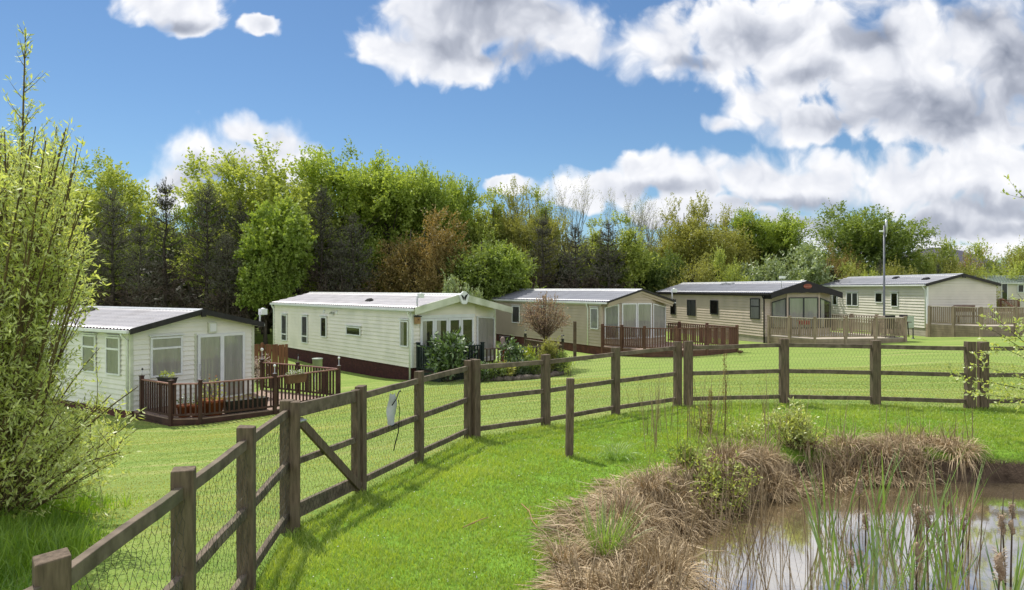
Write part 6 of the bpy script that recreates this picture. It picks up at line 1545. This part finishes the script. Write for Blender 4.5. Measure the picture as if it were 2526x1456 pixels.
# bed soil
mb = MB(); q = [at(1168, 936, 24.6), at(1290, 930, 24.6), at(1404, 913, 26.0), at(1396, 880, 28.0), at(1170, 890, 26.4)]
mb.add([(p.x, p.y, hz(p.x, p.y) + .05) for p in q], [(0, 1, 2, 3, 4)]); M['soil'] = mat('bed soil', (.05, .035, .025), (.03, .022, .016), scale=9, rough=1, bump=.8)
tag(mb.build('flower_bed', M['soil']), 'dark soil of the flower bed', None, None, 'structure')
# blossom shrub behind deck 1
shrub('blossom_shrub', 'pale blossom shrub between the sage home and the slatted fence panel', 634, 930, 868, 16, 27.6, 'flower_pink', .09, .06, 16, 140, 8, 16)
shrub('blossom_shrub', 'small pale blossom shrub low by the rear post of the brown deck', 640, 960, 905, 16, 26.6, 'flower_pink', .08, .05, 14, 141, 8, 16)

# ------------------------------------------------------------------ grass
def blades(name, label, X, Y, Z, h, w, lean, mat_, seed, tint_=None, kind='stuff'):
    r = np.random.default_rng(seed); n_ = len(X); a = r.uniform(0, 2 * np.pi, n_); b = r.uniform(0, 2 * np.pi, n_)
    ww = np.stack([np.cos(a), np.sin(a), np.zeros(n_)], 1) * (w / 2)[:, None]; base = np.stack([X, Y, Z], 1)
    ln = np.stack([np.cos(b), np.sin(b), np.zeros(n_)], 1) * (lean * h)[:, None]; up = np.array([0, 0, 1])[None] * h[:, None]
    mid = base + up * .55 + ln * .35
    V = np.stack([base - ww, base + ww, mid + ww * .75, base + up * np.sqrt(np.clip(1 - lean ** 2 * .5, .2, 1))[:, None] + ln, mid - ww * .75], 1).reshape(-1, 3)
    i = np.arange(n_)[:, None] * 5
    Fq = np.concatenate([i + np.array([[0, 1, 2, 4]]), i + np.array([[4, 2, 3, 3]])], 0)
    # quads + tips as triangles in one mesh
    me = bpy.data.meshes.new(name); quads = (i + np.array([[0, 1, 2, 4]])).astype(np.int32); tris = (i + np.array([[4, 2, 3]])).astype(np.int32)
    me.vertices.add(len(V)); me.vertices.foreach_set('co', V.astype(np.float32).ravel())
    me.loops.add(quads.size + tris.size); me.loops.foreach_set('vertex_index', np.concatenate([quads.ravel(), tris.ravel()]))
    me.polygons.add(2 * n_); me.polygons.foreach_set('loop_start', np.concatenate([np.arange(0, quads.size, 4), quads.size + np.arange(0, tris.size, 3)]).astype(np.int32))
    me.polygons.foreach_set('loop_total', np.concatenate([np.full(n_, 4), np.full(n_, 3)]).astype(np.int32)); me.update(calc_edges=True)
    tt = tint_ if tint_ is not None else r.uniform(0, 1, n_)
    at_ = me.attributes.new('tint', 'FLOAT', 'POINT'); at_.data.foreach_set('value', np.repeat(tt, 5).astype(np.float32))
    o = link_mesh(name, me, M[mat_]); tag(o, label, name.replace('_', ' '), None, kind); return o
def lowfreq(x, y, s, seed):
    r = np.random.default_rng(seed); v = 0
    for k in range(6):
        a = r.uniform(0, 6.28); f = s * r.uniform(.5, 2.2); v = v + np.sin((x * math.cos(a) + y * math.sin(a)) * f + r.uniform(0, 6.28))
    return v / 6
# pond side lawn: density falls with distance
r = np.random.default_rng(90); n_ = 900000
Y = 4.2 + (14.2 - 4.2) * r.uniform(0, 1, n_) ** 1.5; X = r.uniform(-2.6, 11, n_)
k = (np.abs(X / Y) < .80) & (fence_side(X, Y) > .03) & (pond_r(X, Y) > 1.03)
X, Y = X[k], Y[k]; lf = lowfreq(X, Y, 2.2, 1); lf2 = lowfreq(X, Y, 7, 2)
k = r.uniform(0, 1, len(X)) < .62 + .35 * lf2; X, Y, lf, lf2 = X[k], Y[k], lf[k], lf2[k]; n_ = len(X)
Z = height(X, Y) - .005; hgt = r.uniform(.022, .058, n_) * (1 + .55 * lf + .35 * lf2) * (1 + .5 * np.exp(-(fence_side(X, Y) / .25) ** 2))
blades('grass', 'bright green grass of the lawn on the pond side of the fence', X, Y, Z, np.clip(hgt, .012, .12), (.0035 + .00065 * Y) * r.uniform(.7, 1.3, n_), r.uniform(.2, 1.0, n_), 'grass', 1, np.clip(.45 + .42 * lf + .25 * lf2 + r.normal(0, .2, n_), 0, 1))
# short blades on the mown side
n_ = 520000; Y = 3.2 + 20 * r.uniform(0, 1, n_) ** 1.6; X = r.uniform(-12, 16, n_); k = (np.abs(X / Y) < .80) & (fence_side(X, Y) < -.02); X, Y = X[k], Y[k]; n_ = len(X)
lf = .8 * lowfreq((X * .97 - Y * .24) * .16, (X * .24 + Y * .97) * 2.4, 1.5, 3) + .7 * lowfreq((X * .97 - Y * .24) * .35, (X * .24 + Y * .97) * 6, 1.5, 13); Z = height(X, Y) - .004
blades('mown_grass', 'short mown grass between the fence and the homes', X, Y, Z, r.uniform(.010, .026, n_) * (1 + .3 * lf), (.004 + .0007 * Y) * r.uniform(.7, 1.3, n_), r.uniform(.3, 1.1, n_), 'mown', 2, np.clip(.5 + .75 * lf + r.normal(0, .22, n_), 0, 1))
# long tufts beneath the willow and at the foot of the posts
n_ = 75000; Y = r.uniform(3.6, 8.4, n_); X = r.uniform(-6.8, -2.4, n_); edge = -2.95 - .42 * (Y - 3.6) + .5 * lowfreq(X, Y, 3, 5) + r.normal(0, .22, n_)
k = (X < edge) & (lowfreq(X, Y, 3.5, 6) > -.35); X, Y = X[k], Y[k]; n_ = len(X); lf = lowfreq(X, Y, 3, 7)
blades('long_grass', 'long rank grass under the willow at the bottom left', X, Y, height(X, Y) - .02, r.uniform(.08, .40, n_) * (1 + .6 * lf) * np.clip(.45 + (edge[k] - X) * .8, .3, 1), r.uniform(.006, .012, n_), r.uniform(.15, .9, n_), 'grass_long', 3, np.clip(.5 + .4 * lf + r.normal(0, .2, n_), 0, 1))

# ------------------------------------------------------------------ pond margin
def strands(r, cx, cy, n_, Rb, Ls, droop, w, up=(.5, 1.4)):
    """arching ribbons of a sedge tussock; returns vertices, faces, tint"""
    a = r.uniform(0, 2 * np.pi, n_); q = np.sqrt(r.uniform(0, 1, n_)) * Rb; bx, by = cx + q * np.cos(a), cy + q * np.sin(a); bz = np.maximum(height(bx, by), WATER) - .02
    a2 = a + r.normal(0, .7, n_); L = r.uniform(*Ls, n_); u_ = r.uniform(*up, n_); k = 5
    d = np.stack([np.cos(a2), np.sin(a2), u_], 1); d = nrm(d); P_ = np.stack([bx, by, bz], 1); pts = [P_]
    dr = droop * r.uniform(.6, 1.5, n_)
    for i in range(k):
        dd = d.copy(); dd[:, 2] -= dr * ((i + .5) / k) ** 1.3 * 2.2; dd = nrm(dd); pts.append(pts[-1] + dd * (L / k)[:, None])
    pts = np.stack(pts, 1)
    gmin = np.maximum(height(pts[..., 0], pts[..., 1]), WATER) + .015 + r.uniform(0, .05, (n_, 1)); pts[..., 2] = np.maximum(pts[..., 2], np.where(np.arange(k + 1)[None] > 0, gmin, -9))
    s = np.stack([-np.sin(a2), np.cos(a2), np.zeros(n_)], 1) + r.normal(0, .4, (n_, 3)); s = nrm(s)
    wv_ = w * r.uniform(.6, 1.3, n_); prof = np.array([.8, 1, 1, .85, .6, .12])
    Lf = pts - s[:, None] * (wv_[:, None] * prof[None])[..., None] / 2; Rt = pts + s[:, None] * (wv_[:, None] * prof[None])[..., None] / 2
    V = np.stack([Lf, Rt], 2).reshape(-1, 3); b = np.arange(n_)[:, None, None] * 2 * (k + 1); i = np.arange(k)[None, :, None] * 2
    Fq = (b + i + np.array([0, 1, 3, 2])[None, None]).reshape(-1, 4)
    return V, Fq, np.repeat(np.clip(r.uniform(.0, 1, n_) * .75 + r.uniform(-.1, .35), 0, 1), 2 * (k + 1))
def strand_obj(name, label, groups, mat_, seed, cat=None, kind='stuff', wmul=1.0):
    r = np.random.default_rng(seed); Vs, Fs, Ts = [], [], []; b = 0
    for g in groups:
        V, Fq, t = strands(r, *g); Vs.append(V); Fs.append(Fq + b); Ts.append(t); b += len(V)
    o = link_mesh(name, np_mesh(name, np.concatenate(Vs), np.concatenate(Fs), np.concatenate(Ts)), M[mat_]); return tag(o, label, cat or name.replace('_', ' '), None, kind)
def bank(t, off):
    """point on the pond rim at angle t (degrees), off metres outside"""
    a = R(t); return PC[0] + (PR[0] + off) * math.cos(a), PC[1] + (PR[1] + off) * math.sin(a)
r = np.random.default_rng(91); grp = []
for t in np.arange(91, 205, 2.3):       # far bank round to the near left, broken into uneven clumps
    for rep in range(3):
        if math.sin(t * .31) + math.sin(t * .83 + 1) + r.normal(0, .6) < -.6: continue
        off = r.uniform(.0, .62) if t < 140 else r.uniform(.0, .40) if t < 186 else r.uniform(.3, .8)
        x, y = bank(t + r.uniform(-1.5, 1.5), off)
        big_ = r.uniform(.65, 1.25); grp.append((x, y, int(170 * big_), r.uniform(.06, .2), (.18 * big_, .54 * big_), r.uniform(.55, 1.5), r.uniform(.006, .010), (r.uniform(.2, .9), r.uniform(1.2, 2.6))))
up_ = [(g[0], g[1], int(g[2] * .32), g[3] * 1.2, (.14, .45), r.uniform(.08, .55), .0065, (1.2, 5)) for g in grp]
strand_obj('brown_sedge', 'upright brown sedge stems among the straw round the pond', up_, 'reed_dead', 99)
strand_obj('dry_sedge', 'straw brown drooping sedge all along the far and left bank of the pond', grp, 'straw', 92)
# fallen straw lying flat on the near left bank
grp = []
for i in range(70):
    t = r.uniform(150, 215); x, y = bank(t, r.uniform(.1, .7)); grp.append((x, y, 150, .3, (.2, .6), 2.2, .008, (.02, .35)))
strand_obj('straw_litter', 'flattened pale straw on the near left bank', grp, 'straw', 93)
# the separate tussock with green shoots
px_, py_ = 1492, 1345; tp = on_level(px_, 1385, -.02); tx, ty = tp.x, tp.y
T_ = thing('rush_tussock', 'rush tussock with green upright shoots over a brown skirt at the lawn edge', 'tussock', (tx, ty, hz(tx, ty)))
r2 = np.random.default_rng(94)
V, Fq, t = strands(r2, tx, ty, 520, .10, (.22, .48), 1.15, .007); o = link_mesh('dry_leaves', np_mesh('dry_leaves', V - np.array(T_.location), Fq, t), M['straw'], T_)
V, Fq, t = strands(r2, tx, ty, 190, .09, (.3, .58), .18, .006, (1.0, 4)); o = link_mesh('green_shoots', np_mesh('green_shoots', V - np.array(T_.location), Fq, t), M['reed_green'], T_)
for i, (px_, py_, lab) in enumerate(((1520, 1135, 'greenish rush tuft at the lawn edge right of the lone stake'), (1395, 1395, 'small straw tuft at the bottom of the lawn edge'))):
    tp = on_level(px_, py_, -.01); V, Fq, t = strands(r2, tp.x, tp.y, 160, .08, (.2, .45), .5, .006, (.7, 3)); T_ = thing('rush_tuft', lab, 'tussock', (tp.x, tp.y, hz(tp.x, tp.y)))
    link_mesh('leaves', np_mesh('leaves', V - np.array(T_.location), Fq, t), M['reed_green' if i == 0 else 'straw'], T_)
# upright dead stems standing in the margin
r = np.random.default_rng(95); grp = []
for i in range(40):
    px = r.uniform(1640, 1960); d = r.uniform(5.2, 8.6); x = (px - CX) / F * d
    if pond_r(np.array(x), np.array(d)) < 1.08: grp.append((x, d, 4, .16, (.45, 1.1), r.uniform(-.02, .2), .0075, (1.6, 8)))
for i in range(34):
    px = r.uniform(1560, 1950); d = r.uniform(9.0, 10.8); x = (px - CX) / F * d; grp.append((x, d, 4, .15, (.6, 1.15), .03, .008, (3, 10)))
for i in range(14):
    px = r.uniform(1950, 2420); d = r.uniform(9.2, 9.9); x = (px - CX) / F * d; grp.append((x, d, 3, .15, (.5, .95), .03, .008, (4, 10)))
for i in range(60):
    px = r.uniform(1990, 2400); d = r.uniform(5.4, 8.0); x = (px - CX) / F * d; grp.append((x, d, 3, .12, (.4, 1.0), .08, .009, (2.0, 8)))
strand_obj('dead_reed_stems', 'thin brown dead stems standing in the pond margin', grp, 'reed_dead', 96)
# green reed blades
grp = []
for i in range(27):
    px = r.choice([r.uniform(1995, 2090), r.uniform(2080, 2200), r.uniform(2200, 2395)]); d = r.uniform(5.5, 7.9); x = (px - CX) / F * d
    grp.append((x, d, 4, .08, (.4, 1.08), r.uniform(.0, .28), .019, (1.5, 5)))
for px, d in ((2490, 5.6), (2478, 5.7), (2140, 5.4), (2060, 5.3), (2240, 5.35), (2330, 5.4)):
    grp.append(((px - CX) / F * d, d, 6, .05, (.4, .8), .1, .016, (2, 6)))
strand_obj('reed_blades', 'fresh green reed blades growing out of the pond', grp, 'reed_green', 97)
# bulrush heads, one thing each
def bulrush(label, px, py, d, size=1.0, fl=True, lean=0.0):
    hd = at(px, py, d); root = Vector((hd.x - lean, d + .02, WATER - .25)); t = thing('bulrush', label, 'bulrush', root, 0, 'bulrushes in the pond')
    top = hd - root; rr = random.Random(int(px))
    mb = MB(); mb.tube([(0, 0, 0), (top.x * .35, top.y * .4, top.z * .5), (top.x * .9, top.y, top.z - .06), (top.x, top.y, top.z), (top.x + .012, top.y, top.z + .26 * size)], [.008, .007, .0065, .006, .003], 6); mb.build('stem', M['garden_wood'], t)
    mb = MB(); n_ = 9; L = .17 * size; pts = [(top.x + .01 * math.sin(k * .9), top.y, top.z + L * (k / (n_ - 1) - .5)) for k in range(n_)]
    rad = [.004] + [(.020 + rr.uniform(-.005, .006)) * size for k in range(n_ - 2)] + [.004]; mb.tube(pts, rad, 9); s = mb.build('seed_head', M['cattail'], t)
    if fl:
        r = np.random.default_rng(int(px)); k = 260; a = r.uniform(0, 6.28, k); zz = r.uniform(-.5, .6, k) * L; C = np.stack([top.x + .017 * size * np.cos(a), top.y + .017 * size * np.sin(a), top.z + zz], 1)
        link_mesh('fluff', leaf_mesh('fluff', C, np.stack([np.cos(a), np.sin(a), r.uniform(-.6, .9, k)], 1), r.normal(0, 1, (k, 3)), r.uniform(.012, .034, k) * size, np.full(k, .006), r.uniform(.3, 1, k)), M['fluff_leaf'], s)
    return t
for a in (('bulrush head nearest the far bank at the left of the green reeds', 2120, 1203, 7.6), ('fluffy bulrush head low among the left green reeds', 2136, 1287, 6.9), ('leaning bulrush head left of a fluffier twin in mid pond', 2265, 1272, 6.6, 1.05, True, .05), ('fluffier bulrush head just right of the leaning one', 2289, 1280, 6.5, 1.05), ('small ragged bulrush head left of the post reflection', 2376, 1292, 6.5, .8),
          ('drooping pale bulrush head near the right edge', 2472, 1294, 6.0, 1.0, True, -.05), ('upper bulrush head on the tallest stem at the right edge', 2497, 1262, 6.0, .75), ('lower bulrush head on the tallest stem at the right edge', 2496, 1300, 5.95, .8, False), ('largest bulrush head at the bottom right corner', 2467, 1398, 5.0, 1.25, True, .03), ('broken bulrush head low at the middle of the pond front', 2098, 1380, 5.6, .8), ('dark bare bulrush head in front of the green reeds', 2262, 1362, 5.7, 1.0, False)): bulrush(*a)
# dock stalk and bushes on the bank
def bank_shrub(label, px, py_base, py_top, hw, d, leaf_m, seed, n_main=26, L=.050, W=.024, pm=36): return shrub('sallow_bush', label, px, py_base, py_top, hw, d, leaf_m, L, W, n_main, seed, 12, pm, wood='twig')
bank_shrub('pale green sallow bush on the far bank in front of the fence', 1965, 1105, 980, 92, 9.5, 'willow', 150, 60)
bank_shrub('small sallow bush hanging over the left end of the pond', 1775, 1225, 1110, 110, 7.9, 'leaf_lime', 151, 34)
bank_shrub('low leafy sprout among the brown sedge at the left bank', 1690, 1180, 1070, 60, 8.4, 'leaf_fresh', 152, 30)
bank_shrub('fresh green growth at the foot of the twin fence posts', 1745, 1070, 985, 60, 10.4, 'leaf_lime', 153, 18)
bank_shrub('thin leafy shoots on the bank left of the pale sallow bush', 1850, 1090, 1010, 45, 9.9, 'willow', 154, 14)
def dock(label, px, py0, py1, d, seed):
    x = (px - CX) / F * d; g = hz(x, d); H_ = EYE - (py1 - HY) / F * d - g; r = np.random.default_rng(seed); t = thing('dock_stalk', label, 'plant', (x, d, g))
    mb = MB(); mb.tube([(0, 0, -.05), (.01, 0, H_ * .5), (-.005, 0, H_)], [.008, .006, .003], 5); mb.build('stem', M['twig'], t)
    n_ = 420; z = r.uniform(.3, 1, n_) * H_; a = r.uniform(0, 6.28, n_); C = np.stack([.012 * np.cos(a), .012 * np.sin(a), z], 1); link_mesh('seeds', leaf_mesh('seeds', C, np.stack([np.cos(a), np.sin(a), r.uniform(-.2, .8, n_)], 1), r.normal(0, 1, (n_, 3)), r.uniform(.012, .03, n_), np.full(n_, .012), r.uniform(0, .6, n_)), M['leaf_rust'], t)
dock('tall dark dock stalk with seed clusters right of the twin posts', 1788, 1060, 872, 9.9, 160); dock('shorter leaning dock stalk to the left of the tall one', 1752, 1060, 962, 10.0, 161)
# twigs lying on the lawn
for i, (x0, y0, x1, y1, lab) in enumerate(((1286, 1248, 1330, 1312, 'pale dry twig lying on the lawn pointing towards the stake'), (1142, 1308, 1204, 1283, 'pale dry twig lying on the lawn nearer the gate'))):
    a, b = on_level(x0, y0, 0.0), on_level(x1, y1, 0.0); za = Vector((0, 0, hz(a.x, a.y) + .05)); mb = MB()
    mb.tube([a + za, a.lerp(b, .35) + za + Vector((.02, .01, .01)), a.lerp(b, .7) + za + Vector((-.01, .01, 0)), b + za], [.005, .0055, .005, .004], 6); mb.tube([a.lerp(b, .35) + za, a.lerp(b, .2) + za + Vector((.06, .03, .01))], [.004, .002], 5)
    o = mb.build('fallen_twig', M['pinewood']); tag(o, lab, 'twig')
# trodden leaf litter and clover specks on the lawn
r = np.random.default_rng(98); n_ = 800; Y = r.uniform(4.5, 12, n_); X = r.uniform(-1.8, 4, n_); k = (fence_side(X, Y) > .1) & (pond_r(X, Y) > 1.08); X, Y = X[k], Y[k]; n_ = len(X)
me = leaf_mesh('fallen_petals', np.stack([X, Y, height(X, Y) + .035], 1), r.normal(0, 1, (n_, 3)) * np.array([1, 1, .3]), np.array([[0, 0, 1.]]) + r.normal(0, .3, (n_, 3)), r.uniform(.008, .018, n_), r.uniform(.008, .014, n_), r.uniform(0, 1, n_))
tag(link_mesh('fallen_petals', me, M['flower_white']), 'tiny white petals and specks scattered over the lawn', 'petals', None, 'stuff')
